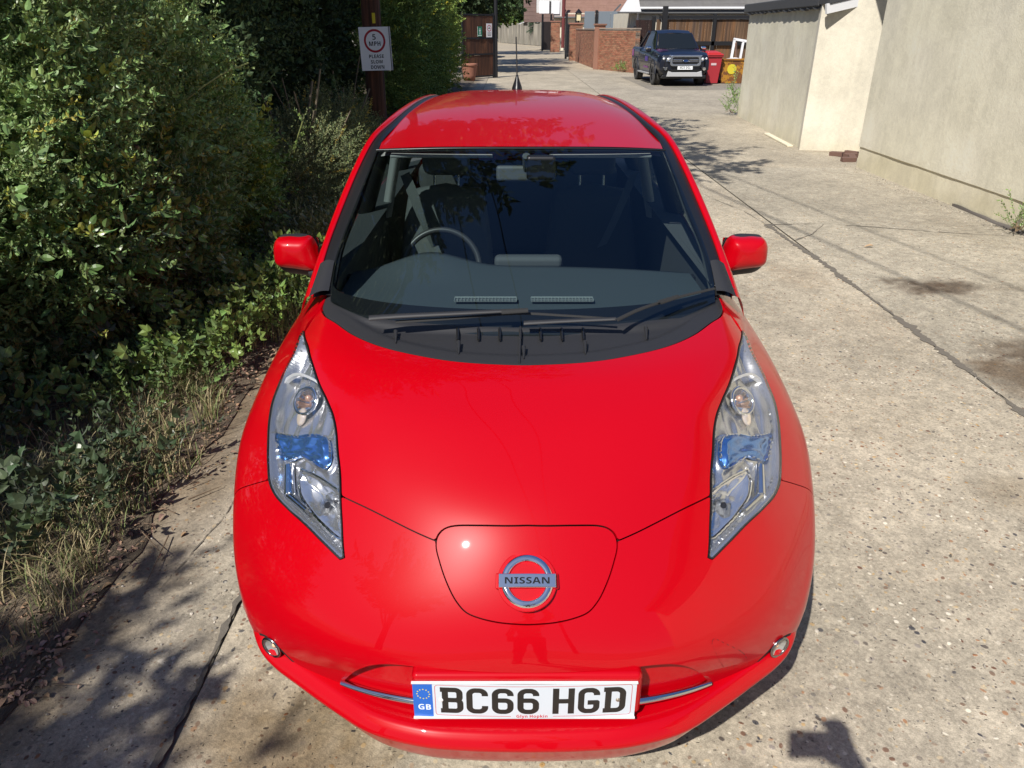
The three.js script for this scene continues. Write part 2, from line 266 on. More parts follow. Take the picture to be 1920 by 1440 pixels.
// outline: list of [px, py] (traced) or {u, v}; smooth = Catmull-Rom in uv; returns list of [u, v], positive side
function line(list, smooth = true, n = 8) {
  const p = list.map((q) => (Array.isArray(q) ? trace(...q) : [q.u, q.v])); if (!smooth || p.length < 3) return p;
  const c = new THREE.CatmullRomCurve3(p.map(([u, v]) => V3(u, v, 0)), false, 'centripetal'); return c.getPoints((p.length - 1) * n).map((q) => [q.x, q.y]);
}
const flip = (pts) => pts.map(([u, v]) => [-u, v]);
const both = (pts) => [...pts, ...flip(pts).reverse()];            // half outline that starts and ends on the centre line
// polygon with inside test in uv and distance in metres on the skin
function region(pts, skin = body) {
  const dense = []; pts.forEach((a, i) => { const b = pts[(i + 1) % pts.length], n = Math.max(1, Math.ceil(Math.hypot(a[0] - b[0], a[1] - b[1]) / 0.12)); for (let k = 0; k < n; k++) dense.push([lerp(a[0], b[0], k / n), lerp(a[1], b[1], k / n)]); });
  const q = dense.map(([u, v]) => skin.at(u, v)), us = dense.map((a) => a[0]), vs = dense.map((a) => a[1]);
  const box4 = [Math.min(...us), Math.max(...us), Math.min(...vs), Math.max(...vs)];
  const sd = (u, v, p) => {
    let inside = false; for (let i = 0, j = dense.length - 1; i < dense.length; j = i++) { const a = dense[i], b = dense[j]; if ((a[1] > v) !== (b[1] > v) && u < (b[0] - a[0]) * (v - a[1]) / (b[1] - a[1]) + a[0]) inside = !inside; }
    let m = 1e9; for (let i = 0; i < q.length; i++) { const a = q[i], b = q[(i + 1) % q.length], bx = b.x - a.x, by = b.y - a.y, bz = b.z - a.z, px = p.x - a.x, py = p.y - a.y, pz = p.z - a.z, l2 = bx * bx + by * by + bz * bz, t = l2 > 0 ? clamp((bx * px + by * py + bz * pz) / l2, 0, 1) : 0, x = px - bx * t, y = py - by * t, z = pz - bz * t, e = x * x + y * y + z * z; if (e < m) m = e; }
    return (inside ? 1 : -1) * Math.sqrt(m);
  };
  return { box: box4, sd, q, dense };
}
// cut a panel out of the skin where field(u, v, p) > 0; edges folded in by `fold`; depth(u, v, f) lowers the surface
function panel(skin, [u0, u1, v0, v1], nu, nv, field, { fold = 0.012, depth = null, round = 0.004, lift = 0 } = {}) {
  const F = new Float32Array((nu + 1) * (nv + 1)), pts = new Array(F.length), nrm = new Array(F.length), UV = new Array(F.length);
  for (let j = 0; j <= nv; j++) for (let i = 0; i <= nu; i++) {
    const u = lerp(u0, u1, i / nu), v = lerp(v0, v1, j / nv), k = j * (nu + 1) + i, p = skin.at(u, v); UV[k] = [u, v]; nrm[k] = skin.normal(u, v); F[k] = field(u, v, p); pts[k] = p;
  }
  const pos = [], nor = [], idx = [], uvs = [], cache = new Map(), edge = new Map();
  const put = (key, p, n, f, u, v) => {
    if (cache.has(key)) return cache.get(key);
    const k = cache.size, dip = (depth ? depth(u, v, f, p) : 0) + (round ? 0.35 * round * (1 - smoothstep(f, 0, round * 2)) ** 2 : 0) - lift;
    const q = p.clone().addScaledVector(n, -dip); pos.push(q.x, q.y, q.z); nor.push(n.x, n.y, n.z); uvs.push(q.x, q.y - q.z); cache.set(key, k); return k;
  };
  const vert = (k) => put('v' + k, pts[k], nrm[k], F[k], UV[k][0], UV[k][1]);
  const cross = (a, b) => { const t = F[a] / (F[a] - F[b]), lo = Math.min(a, b), hi = Math.max(a, b); return put(lo + '_' + hi, pts[a].clone().lerp(pts[b], t), nrm[a].clone().lerp(nrm[b], t).normalize(), 0, lerp(UV[a][0], UV[b][0], t), lerp(UV[a][1], UV[b][1], t)); };
  const cut = [];
  for (let j = 0; j < nv; j++) for (let i = 0; i < nu; i++) {
    const a = j * (nu + 1) + i, c = [a, a + 1, a + nu + 2, a + nu + 1]; if (c.every((k) => F[k] <= 0)) continue;
    const poly = [], on = [];
    for (let t = 0; t < 4; t++) { const k = c[t], l = c[(t + 1) % 4]; if (F[k] > 0) { poly.push(vert(k)); on.push(false); } if ((F[k] > 0) !== (F[l] > 0)) { poly.push(cross(k, l)); on.push(true); } }
    for (let t = 1; t < poly.length - 1; t++) idx.push(poly[0], poly[t], poly[t + 1]);
    for (let t = 0; t < poly.length; t++) if (on[t] && on[(t + 1) % poly.length]) cut.push([poly[t], poly[(t + 1) % poly.length]]);
  }
  let g = new THREE.BufferGeometry(); g.setAttribute('position', new THREE.Float32BufferAttribute(pos, 3)); g.setIndex(idx);
  if (depth) g.computeVertexNormals(); else g.setAttribute('normal', new THREE.Float32BufferAttribute(nor, 3));
  g.setAttribute('uv', new THREE.Float32BufferAttribute(uvs, 2));
  if (fold && cut.length) {
    const fp = [], fn = []; const P = (k) => V3(pos[3 * k], pos[3 * k + 1], pos[3 * k + 2]), N = (k) => V3(nor[3 * k], nor[3 * k + 1], nor[3 * k + 2]);
    for (const [a, b] of cut) { const A = P(a), B = P(b), C = A.clone().addScaledVector(N(a), -fold), D = B.clone().addScaledVector(N(b), -fold), n = B.clone().sub(A).cross(N(a)).normalize(); for (const q of [A, C, B, B, C, D]) { fp.push(q.x, q.y, q.z); fn.push(n.x, n.y, n.z); } }
    const f = new THREE.BufferGeometry(); f.setAttribute('position', new THREE.Float32BufferAttribute(fp, 3)); f.setAttribute('normal', new THREE.Float32BufferAttribute(fn, 3)); f.setAttribute('uv', new THREE.Float32BufferAttribute(new Float32Array(fp.length / 3 * 2), 2)); g = merge([g, f]);
  }
  return g;
}
// ------- outlines on the left half of the car, as seen in the photograph
const hlInner = [[570, 620], [577, 648], [583, 673], [598, 718], [613, 750], [625, 780], [631, 812], [635, 860], [639, 925], [642, 990], [646, 1046]];
const hlOuter = [[637, 1049], [607, 1020], [570, 983], [537, 953], [514, 928], [504, 905], [501, 870], [501, 830], [503, 790], [509, 755], [521, 722], [541, 678], [560, 634], [568, 620]];
const lampIn = line(hlInner), lampOut = line(hlOuter), lampHalf = [...lampIn, ...lampOut];
const lidHalf = [...line([[983, 985], [900, 985], [850, 986], [832, 992], [820, 1006], [817, 1024], [824, 1055], [838, 1095], [855, 1128], [874, 1149], [897, 1159], [935, 1168], [983, 1172]])]; lidHalf[0][0] = 0; lidHalf[lidHalf.length - 1][0] = 0;
const lid = region(both(lidHalf));
const lampL = region(flip(lampHalf)), lampR = region(lampHalf);
const hoodSeam = line([[640, 930], [688, 953], [740, 979], [785, 1001], [818, 1015]]);
const cowlLine = line([[602, 577], [625, 602], [662, 627], [725, 652], [808, 670], [892, 680], [975, 683.5], [983, 683.5]]); cowlLine[cowlLine.length - 1][0] = 0;
const lidTop = line([[818, 1015], [821, 1003], [832, 992], [850, 986], [900, 985], [983, 985]]); lidTop[lidTop.length - 1][0] = 0;
const crest = line([[602, 577], [590, 590], [578, 604], [570, 620]]);
const hoodHalf = [...cowlLine.slice().reverse(), ...crest, ...lampIn.filter(([u, v]) => v > hoodSeam[0][1]), ...hoodSeam, ...lidTop];
const hood = region(both(hoodHalf));
const archA = [2.18, 0.315], ARCH = 0.362, archB = [4.88, 0.315];
const arch = (p, u) => { if (Math.abs(u) < 4.5 || Math.abs(u) > 12) return 1; const d = CARD - p.z, h = p.y; return Math.min(Math.hypot(d - archA[0], h - archA[1]), Math.hypot(d - archB[0], h - archB[1])) - ARCH; };
const lipHalf = line([[983, 1263], [880, 1260], [800, 1254], [745, 1248], [715, 1247], [692, 1250], [670, 1258], [652, 1271], [634, 1293]]); lipHalf[0][0] = 0;
const lipOut = line([[634, 1293], [600, 1275], [552, 1243], [531, 1223], [512, 1203], [492, 1190], [476, 1186]]);
const sideSeam = line([[503, 900], [470, 909], [446, 919]]);
const seamEnd = { u: 6.6, v: vOf(0.545) };
const bumperHalf = [...lipHalf, ...lipOut, [5.35, 1.05], [6.4, 0.9], [6.9, 0.95], [6.9, vOf(0.53)], [6.3, vOf(0.555)], ...sideSeam.slice().reverse(), ...lampOut.filter(([u, v]) => v < sideSeam[0][1]).reverse(), ...lampIn.filter(([u, v]) => v < hoodSeam[0][1]).reverse(), ...hoodSeam, ...lidTop];
const bumper = region(both(bumperHalf));
const doorSeam = [2.66, 3.72, 4.62];
const fenderHalf = [...crest, ...lampOut.slice().reverse().filter(([u, v]) => v > sideSeam[0][1]), ...sideSeam, [6.3, vOf(0.555)], [6.9, vOf(0.53)], [6.9, 0], [8.6, 0], atDH(2.66, 0.4), atDH(2.66, 0.7), atDH(2.64, 0.9), atDH(2.6, 1.0), [7.2, 10.9], [6.2, 10.9], ...cowlLine.slice(0, 1)];
const fenderL = region(flip(fenderHalf)), fenderR = region(fenderHalf);
const GAP = 0.0022;
mesh('bonnet', panel(body, [-6.2, 6.2, 4.4, 11], 260, 190, (u, v, p) => hood.sd(u, v, p) - GAP), red, car);
mesh('charging_lid', panel(body, [-1.3, 1.3, 3, 6.2], 130, 120, (u, v, p) => lid.sd(u, v, p) - GAP), red, car);
mesh('front_bumper', panel(body, [-7, 7, 0.6, 6.2], 360, 150, (u, v, p) => Math.min(bumper.sd(u, v, p), -lid.sd(u, v, p), arch(p, u)) - GAP + 0.001, { fold: 0.02 }), red, car);
for (const [R, s] of [[fenderL, -1], [fenderR, 1]]) mesh('front_wing', panel(body, s < 0 ? [-9, -4.4, 0, 11] : [4.4, 9, 0, 11], 110, 150, (u, v, p) => Math.min(R.sd(u, v, p), arch(p, u)) - GAP + 0.0005), red, car);
// doors and rear
for (const s of [-1, 1]) {
  const strip = (da, db) => (u, v, p) => { const d = CARD - p.z; return Math.min(d - da, db - d, arch(p, u), 11 - v); };
  mesh('door', panel(body, s < 0 ? [-9.6, -7.6, 0, 11] : [7.6, 9.6, 0, 11], 40, 60, strip(2.663, 3.72)), red, car);
  mesh('door', panel(body, s < 0 ? [-11, -8.8, 0, 11] : [8.8, 11, 0, 11], 40, 60, strip(3.726, 4.62)), red, car);
  mesh('rear_wing', panel(body, s < 0 ? [-14, -10, 0, 11] : [10, 14, 0, 11], 80, 60, strip(4.626, 6)), red, car);
}
// dark structure behind the gaps
mesh('inner_panel', panel(body, [-8, 8, 0.3, 10.9], 120, 70, (u, v, p) => Math.min(Math.abs(u) < 3.3 ? p.y - 0.535 : 1, Math.abs(u) < 5.2 ? 10.1 - v : 1, -lampL.sd(u, v, p), -lampR.sd(u, v, p), arch(p, u)) - 0.002, { fold: 0, depth: () => 0.016, round: 0 }), std(0.02, 0.002, 0.003, 0.9), car);
// ------- chin spoiler under the bumper
const planPath = (pts) => new THREE.CatmullRomCurve3(pts.map(([L, d, h]) => V3(L, h, d)), false, 'centripetal');
const mirrorPath = (pts) => [...pts.slice(1).reverse().map(([L, d, h]) => [-L, d, h]), ...pts];
const lipPath = planPath(mirrorPath([[0, 1.186, 0.325], [0.13, 1.189, 0.325], [0.246, 1.2, 0.325], [0.379, 1.239, 0.325], [0.481, 1.302, 0.327], [0.5885, 1.376, 0.334], [0.66, 1.425, 0.343], [0.70, 1.458, 0.358], [0.725, 1.492, 0.375], [0.76, 1.57, 0.36], [0.80, 1.69, 0.3], [0.828, 1.8, 0.25]]));
const lipProfile = [[0.16, 0.02], [0.085, 0.034], [0.032, 0.034], [0.014, 0.024], [0.004, 0.011], [0, 0.0], [0.004, -0.012], [0.016, -0.022], [0.05, -0.1], [0.09, -0.15]];
mesh('chin_spoiler', gridGeo(160, 36, (a, b) => {
  const p = lipPath.getPoint(a), t = lipPath.getTangent(a), n = V3(-t.z, 0, t.x).normalize(); if (n.z < 0) n.negate();
  const f = b * (lipProfile.length - 1), i = Math.min(Math.floor(f), lipProfile.length - 2), g = f - i, k = (q, e) => { const P = (x) => lipProfile[clamp(x, 0, lipProfile.length - 1)][e], a0 = P(q - 1), a1 = P(q), a2 = P(q + 1), a3 = P(q + 2); return 0.5 * (2 * a1 + (a2 - a0) * g + (2 * a0 - 5 * a1 + 4 * a2 - a3) * g * g + (3 * a1 - a0 - 3 * a2 + a3) * g * g * g); };
  const inn = k(i, 0), up = k(i, 1); return LP(p.x + n.x * inn, p.y + up, p.z + n.z * inn);
}), red, car);
// recess behind the plate: body-coloured panel, bright strip
const noseD = (L) => 1.243 + 0.32 * L * L + 0.55 * L ** 4;
mesh('recess_panel', gridGeo(60, 8, (a, b) => { const L = lerp(-0.50, 0.50, a); return LP(L, lerp(0.53, 0.36, b), noseD(L) + 0.034 - 0.014 * b); }), red, car);
mesh('chrome_strip', merge([-1, 1].map((s) => gridGeo(40, 12, (a, b) => { const L = s * lerp(0.1, 0.462, a), t = b * Math.PI * 2, w = 0.0105 * (1 - 0.5 * a ** 3); return LP(L, 0.398 - 0.018 * a + w * Math.cos(t), noseD(L) + 0.004 - 0.01 * Math.sin(t)); }))), std(0.7, 0.7, 0.7, 0.1, 1), car);
mesh('recess_liner', gridGeo(30, 2, (a, b) => { const L = lerp(-0.5, 0.5, a); return LP(L, lerp(0.366, 0.3, b), noseD(L) + 0.055); }), voidBlack, car);
// number plate and its holder
mesh('plate_holder', box(0.536, 0.128, 0.05, 0, 0.448, CARD - 1.262, 0.014), red, car);
const plateTex = canvasTex(2048, 440, (g, W, H) => {
  g.fillStyle = '#d2dae2'; g.fillRect(0, 0, W, H); g.fillStyle = '#1565c8'; g.fillRect(0, 0, 182, H);
  g.fillStyle = '#e8d24a'; for (let i = 0; i < 12; i++) { const a = i / 12 * Math.PI * 2; g.beginPath(); g.arc(96 + 58 * Math.sin(a), 150 + 58 * Math.cos(a), 7, 0, 7); g.fill(); }
  g.fillStyle = '#e8f2ff'; g.font = 'bold 96px sans-serif'; g.textAlign = 'center'; g.fillText('GB', 102, 350, 128);
  g.strokeStyle = '#c0202c'; g.lineWidth = 5; g.beginPath(); g.moveTo(900, 424 - 12); g.lineTo(240, 412); g.quadraticCurveTo(205, 412, 205, 380); g.lineTo(205, 62); g.quadraticCurveTo(205, 30, 240, 30); g.lineTo(1975, 30); g.quadraticCurveTo(2008, 30, 2008, 62); g.lineTo(2008, 380); g.quadraticCurveTo(2008, 412, 1975, 412); g.lineTo(1290, 412); g.stroke();
  g.fillStyle = '#c01c2c'; g.font = 'bold 50px sans-serif'; g.fillText('Glyn Hopkin', 1095, 428, 310);
  g.strokeStyle = '#161616'; g.lineJoin = 'round'; g.lineCap = 'butt'; g.lineWidth = 58;
  const y0 = 84, y1 = 352, w = 142; // centre lines of the strokes
  const glyph = { B: (x) => { g.beginPath(); g.moveTo(x - 36, y0); g.lineTo(x + w - 45, y0); g.arcTo(x + w, y0, x + w, y0 + 45, 45); g.lineTo(x + w, 175); g.arcTo(x + w, 214, x + w - 40, 214, 38); g.lineTo(x + 10, 214); g.moveTo(x + w - 40, 214); g.arcTo(x + w + 4, 214, x + w + 4, 255, 42); g.lineTo(x + w + 4, y1 - 45); g.arcTo(x + w + 4, y1, x + w - 40, y1, 45); g.lineTo(x - 36, y1); g.moveTo(x + 8, y0); g.lineTo(x + 8, y1); g.stroke(); },
    D: (x) => { g.beginPath(); g.moveTo(x - 36, y0); g.lineTo(x + w - 60, y0); g.arcTo(x + w, y0, x + w, y0 + 60, 60); g.lineTo(x + w, y1 - 60); g.arcTo(x + w, y1, x + w - 60, y1, 60); g.lineTo(x - 36, y1); g.moveTo(x + 8, y0); g.lineTo(x + 8, y1); g.stroke(); },
    C: (x) => { g.beginPath(); g.moveTo(x + w, y0 + 70); g.lineTo(x + w, y0 + 55); g.arcTo(x + w, y0, x + w - 55, y0, 55); g.lineTo(x + 55, y0); g.arcTo(x, y0, x, y0 + 55, 55); g.lineTo(x, y1 - 55); g.arcTo(x, y1, x + 55, y1, 55); g.lineTo(x + w - 55, y1); g.arcTo(x + w, y1, x + w, y1 - 55, 55); g.lineTo(x + w, y1 - 72); g.stroke(); },
    G: (x) => { g.beginPath(); g.moveTo(x + w, y0 + 66); g.lineTo(x + w, y0 + 55); g.arcTo(x + w, y0, x + w - 55, y0, 55); g.lineTo(x + 55, y0); g.arcTo(x, y0, x, y0 + 55, 55); g.lineTo(x, y1 - 55); g.arcTo(x, y1, x + 55, y1, 55); g.lineTo(x + w - 55, y1); g.arcTo(x + w, y1, x + w, y1 - 55, 55); g.lineTo(x + w, 242); g.lineTo(x + w - 82, 242); g.stroke(); },
    6: (x) => { g.beginPath(); g.moveTo(x + w, y0 + 64); g.lineTo(x + w, y0 + 55); g.arcTo(x + w, y0, x + w - 55, y0, 55); g.lineTo(x + 55, y0); g.arcTo(x, y0, x, y0 + 55, 55); g.lineTo(x, y1 - 55); g.arcTo(x, y1, x + 55, y1, 55); g.lineTo(x + w - 55, y1); g.arcTo(x + w, y1, x + w, y1 - 55, 55); g.lineTo(x + w, 206 + 50); g.arcTo(x + w, 206, x + w - 50, 206, 50); g.lineTo(x + 10, 206); g.stroke(); },
    H: (x) => { g.beginPath(); g.moveTo(x, y0 - 29); g.lineTo(x, y1 + 29); g.moveTo(x + w, y0 - 29); g.lineTo(x + w, y1 + 29); g.moveTo(x, 218); g.lineTo(x + w, 218); g.stroke(); } };
  [['B', 288], ['C', 520], [6, 754], [6, 988], ['H', 1312], ['G', 1545], ['D', 1785]].forEach(([k, x]) => glyph[k](x));
});
const plateD = (L) => 1.2285 + 0.12 * L * L;
const plateGeo = (() => { const g = gridGeo(40, 8, (a, b) => LP(lerp(-0.266, 0.254, a), lerp(0.3825, 0.4935, b), plateD(lerp(-0.26, 0.26, a)))); return g; })();
const plate = mesh('number_plate', plateGeo, new THREE.MeshPhysicalMaterial({ map: plateTex, roughness: 0.35, clearcoat: 0.4, clearcoatRoughness: 0.08, side: THREE.DoubleSide }), car);
mesh('plate_edge', merge([box(0.522, 0.003, 0.006, -0.006, 0.4945, CARD - 1.233), box(0.522, 0.003, 0.006, -0.006, 0.3815, CARD - 1.233)]), std(0.75, 0.76, 0.76, 0.4), plate);
for (const [x, c] of [[-0.2, std(0.8, 0.8, 0.8, 0.3)], [0.212, std(0.35, 0.3, 0.24, 0.35, 0.6)]]) { const g = new THREE.SphereGeometry(0.0052, 16, 10); g.scale(1, 1, 0.55); g.translate(x, 0.439, CARD - plateD(x) + 0.001); mesh('plate_screw', plain(g), c, plate); }
// fog lamps
for (const s of [-1, 1]) {
  const f = new THREE.Group(); f.name = 'fog_lamp'; f.scale.setScalar(0.8); f.position.copy(LP(s * 0.664, 0.372, 1.452)); f.lookAt(V3(s * 0.9, 0.42, 2.6)); car.add(f);
  f.position.copy(LP(s * 0.664, 0.391, 1.442)); f.rotation.set(0.02, s * 0.5, 0, 'YXZ');
  mesh('ring', plain(new THREE.TorusGeometry(0.036, 0.005, 12, 40)), std(0.3, 0.3, 0.3, 0.2, 1), f);
  const bowl = new THREE.LatheGeometry(Array.from({ length: 14 }, (_, i) => new THREE.Vector2(0.036 * i / 13, -0.014 + 0.014 * (i / 13) ** 2)), 11); bowl.rotateX(Math.PI / 2); mesh('reflector', toCreasedNormals(plain(bowl), 0.1), std(0.5, 0.5, 0.47, 0.3, 0.55), f);
  const dome = new THREE.SphereGeometry(0.075, 24, 8, 0, 7, 0, 0.5); dome.rotateX(Math.PI / 2); dome.translate(0, 0, -0.064); mesh('lens', plain(dome), phys(1, 1, 1, 0.02, 0, { transmission: 1, thickness: 0, ior: 1.25 }), f);
  const bulb = new THREE.SphereGeometry(0.009, 12, 8); bulb.translate(0, 0, -0.014); mesh('bulb', plain(bulb), phys(0.95, 0.6, 0.35, 0.1, 0, { clearcoat: 1 }), f);
}
for (const s of [-1, 1]) mesh('lower_gap', tube(lipOut.filter((q, i) => i % 4 === 0).map(([u, v]) => body.off(s * u, v, -0.006).add(V3(0, -0.004, 0))), 0.0052, 60, 6), voidBlack, car);
// towing-eye cover: a hairline round it on the right
{ const half = line([[571, 1237], [580, 1224], [600, 1213], [628, 1200], [636, 1197], [640, 1203], [634, 1220], [622, 1243], [612, 1253], [600, 1250], [584, 1243]].map(([x, y]) => [x, y])); const R = region(half); // mirrored to the right side below
  mesh('towing_cover', panel(body, [2.4, 4.6, 0.6, 3], 110, 80, (u, v, p) => 0.0009 - Math.abs(R.sd(u, v, p)), { fold: 0, lift: 0.0006, round: 0 }), std(0.12, 0.002, 0.004, 0.5), car); }
// ------- emblem on the charging lid
const font = await new FontLoader().loadAsync('fonts/droid/droid_sans_bold.typeface.json');
{ const [u, v] = trace(983, 1090), p = body.at(0, v), n = body.normal(0, v), e = new THREE.Group(); e.name = 'emblem'; car.add(e);
  const zc = n.clone(), xc = V3(1, 0, 0), yc = zc.clone().cross(xc).normalize(); e.matrixAutoUpdate = true; e.quaternion.setFromRotationMatrix(new THREE.Matrix4().makeBasis(xc, yc, zc)); e.position.copy(p.clone().addScaledVector(n, 0.002)); e.rotateX(-0.13); e.scale.setScalar(1.07);
  const pad = new THREE.Shape(); pad.absarc(0, 0, 0.0625, 0, Math.PI * 2); mesh('pad', plain(new THREE.ExtrudeGeometry(pad, { depth: 0.002, bevelEnabled: true, bevelSize: 0.002, bevelThickness: 0.002, bevelSegments: 3, curveSegments: 48 })), red, e);
  mesh('pad', box(0.136, 0.034, 0.006, 0, 0, 0.001, 0.0028), red, e);
  const ring = new THREE.LatheGeometry([[0.0405, 0.003], [0.0415, 0.0095], [0.0445, 0.012], [0.0525, 0.0112], [0.0565, 0.008], [0.0575, 0.003]].map(([x, y]) => new THREE.Vector2(x, y)), 72); ring.rotateX(Math.PI / 2); mesh('ring', plain(ring), chrome, e);
  const bar_ = new THREE.Shape([[-0.06, -0.013], [0.06, -0.013], [0.06, 0.013], [-0.06, 0.013]].map((q) => new THREE.Vector2(...q)));
  mesh('name_bar', plain(new THREE.ExtrudeGeometry(bar_, { depth: 0.011, bevelEnabled: true, bevelSize: 0.0016, bevelThickness: 0.0016, bevelSegments: 3 }).translate(0, 0, 0.004)), chrome, e);
  const t = new TextGeometry('NISSAN', { font, size: 0.0128, depth: 0.0006, curveSegments: 6 }); t.computeBoundingBox(); const b = t.boundingBox; t.translate(-(b.min.x + b.max.x) / 2, -(b.min.y + b.max.y) / 2, 0); t.scale(0.096 / (b.max.x - b.min.x), 1.05, 1); t.translate(0, 0, 0.0168); mesh('lettering', plain(t), std(0.004, 0.005, 0.008, 0.9), e);
}
// ------- headlamps
const lensMat = phys(1, 1, 1, 0.01, 0, { transmission: 1, thickness: 0, ior: 1.5 });
const blueRef = phys(0.11, 0.28, 0.66, 0.15, 0.82, { clearcoat: 1, clearcoatRoughness: 0.02 }), darkLamp = std(0.62, 0.625, 0.64, 0.21, 0.86), amber = phys(0.55, 0.33, 0.24, 0.1, 0.4, { clearcoat: 1 });
const bluePart = line([[510, 808], [530, 812], [552, 813], [580, 810], [604, 817], [609, 840], [606, 862], [598, 873], [584, 867], [570, 856], [555, 849], [535, 857], [522, 858], [514, 838]]);
const mainPart = line([[553, 876], [580, 889], [610, 908], [626, 922], [630, 960], [633, 1000], [628, 1004], [596, 978], [570, 950], [553, 925], [547, 898]]);
const indic = trace(565, 748), mainC = trace(592, 935);
const uvLens = [[4.2, 7.2, 3.2, 10.6]];
for (const s of [-1, 1]) {
  const R = s < 0 ? lampL : lampR, [a0, a1, b0, b1] = R.box, bx = [a0 - 0.1, a1 + 0.1, b0 - 0.1, b1 + 0.1], pt = (q) => (s < 0 ? [-q[0], q[1]] : q);
  const H = new THREE.Group(); H.name = 'headlamp'; car.add(H);
  mesh('gasket', panel(body, bx, 150, 190, (u, v, p) => { const f = R.sd(u, v, p); return Math.min(f - 0.0004, 0.0042 - f); }, { fold: 0.01, lift: 0.001, round: 0 }), satinBlack, H);
  mesh('lens', panel(body, bx, 90, 120, (u, v, p) => R.sd(u, v, p) - 0.0034, { fold: 0.008, round: 0, depth: (u, v, f) => -0.002 - 0.011 * smoothstep(f, 0.0, 0.05) }), lensMat, H);
  // bowl: polished liner with fluted steps, deeper toward the middle
  const B = region(s < 0 ? flip(bluePart) : bluePart), M = region(s < 0 ? flip(mainPart) : mainPart), ic = body.at(...pt(indic));
  const bowlDepth = (u, v, f, p) => { const m = M.sd(u, v, p), bl = B.sd(u, v, p), r = p.distanceTo(ic); return 0.004 + 0.036 * smoothstep(f, 0.002, 0.03) + 0.026 * smoothstep(m, -0.004, 0.03) + 0.02 * (1 - smoothstep(r, 0.022, 0.045)) - 0.008 * smoothstep(bl, -0.012, 0.0) + 0.0035 * Math.abs(Math.sin(p.x * 75)) * smoothstep(f, 0.012, 0.02) * (1 - smoothstep(m, -0.01, 0)) + 0.0022 * Math.sin((p.z + p.y) * 95 + 3 * p.x) * smoothstep(f, 0.01, 0.02); };
  mesh('liner', panel(body, bx, 150, 190, (u, v, p) => R.sd(u, v, p) - 0.002, { fold: 0, round: 0, depth: bowlDepth }), darkLamp, H);
  mesh('side_reflector', panel(body, bx, 110, 140, (u, v, p) => Math.min(M.sd(u, v, p) - 0.0, 1), { fold: 0.006, round: 0, depth: (u, v, f, p) => 0.026 + 0.03 * smoothstep(f, 0, 0.045) + 0.006 * Math.abs(Math.sin(p.x * 62 + p.y * 20)) * smoothstep(f, 0.004, 0.012) + 0.003 * Math.abs(Math.sin((p.y * 0.6 + p.z) * 40)) }), std(0.86, 0.86, 0.86, 0.15, 0.9), H);
  mesh('trim_edge', panel(body, bx, 130, 150, (u, v, p) => 0.0022 - Math.abs(M.sd(u, v, p) + 0.004), { fold: 0.012, round: 0, depth: () => 0.024 }), chrome, H);
  mesh('blue_reflector', panel(body, bx, 110, 140, (u, v, p) => B.sd(u, v, p), { fold: 0.012, round: 0, depth: (u, v, f, p) => 0.019 - 0.008 * smoothstep(f, 0, 0.012) + 0.004 * Math.sin(p.x * 90 + p.z * 40) * smoothstep(f, 0.002, 0.01) + 0.008 * smoothstep(f, 0.01, 0.03) + 0.0012 * Math.sin(p.z * 240 + 40 * p.x) }), blueRef, H);
  mesh('trim_edge', panel(body, bx, 120, 150, (u, v, p) => 0.0014 - Math.abs(B.sd(u, v, p) + 0.0016), { fold: 0.008, round: 0, depth: () => 0.0145 }), chrome, H);
  for (const [f0, w] of [[0.0125, 0.001], [0.019, 0.0007]]) mesh('trim_edge', panel(body, bx, 130, 160, (u, v, p) => w - Math.abs(R.sd(u, v, p) - f0), { fold: 0.006, round: 0, depth: () => 0.013 }), silver, H);
  const part = region((s < 0 ? flip : (q) => q)(line([[508, 757], [522, 716], [535, 702], [551, 696], [566, 700], [583, 708], [606, 722], [607, 727], [583, 713], [566, 705], [551, 701], [536, 707], [524, 720], [511, 760]])));
  mesh('partition', panel(body, bx, 120, 150, (u, v, p) => Math.min(part.sd(u, v, p), R.sd(u, v, p) - 0.006), { fold: 0.012, round: 0, depth: () => 0.011 }), std(0.75, 0.76, 0.78, 0.3, 0.4), H);
  { const a = trace(527, 868), b = trace(530, 925), A = body.off(...pt(a), -0.028), C = body.off(...pt(b), -0.024); mesh('light_tube', rod(A, C, 0.013, 0.016, 18), chrome, H); const k = trace(566, 955), K = body.off(...pt(k), -0.02); mesh('light_tube', rod(C, K, 0.012, 0.009, 14), silver, H); }
  // indicator: clear ring lens, bowl and amber bulb
  const [iu, iv] = pt(indic), n = body.normal(iu, iv), I = new THREE.Group(); I.name = 'indicator'; H.add(I); I.position.copy(ic.clone().addScaledVector(n, -0.021)); I.quaternion.setFromUnitVectors(V3(0, 0, 1), n.clone().lerp(V3(0, 0.5, 1).normalize(), 0.35).normalize());
  I.scale.setScalar(1.3);
  const bowl = new THREE.LatheGeometry(Array.from({ length: 12 }, (_, i) => new THREE.Vector2(0.004 + 0.026 * i / 11, -0.026 + 0.03 * (i / 11) ** 2)), 20); bowl.rotateX(Math.PI / 2); mesh('bowl', toCreasedNormals(plain(bowl), 0.2), chrome, I);
  const rg = new THREE.TorusGeometry(0.0305, 0.0042, 12, 36); rg.translate(0, 0, 0.005); mesh('ring', plain(rg), chrome, I);
  const bb = new THREE.SphereGeometry(0.0085, 18, 12); bb.translate(0.002 * s, 0.008, -0.004); mesh('bulb', plain(bb), amber, I);
  const dm = new THREE.SphereGeometry(0.036, 24, 10, 0, 7, 0, 0.95); dm.rotateX(Math.PI / 2); dm.translate(0, 0, -0.012); mesh('lens', plain(dm), lensMat, I);
  const drop = new THREE.SphereGeometry(0.014, 14, 10); drop.scale(0.9, 1.5, 0.5); drop.translate(0.004 * s, -0.036, 0.002); mesh('prism', toCreasedNormals(plain(drop), 0.15), phys(0.95, 0.8, 0.66, 0.08, 0.6, { clearcoat: 1 }), I);
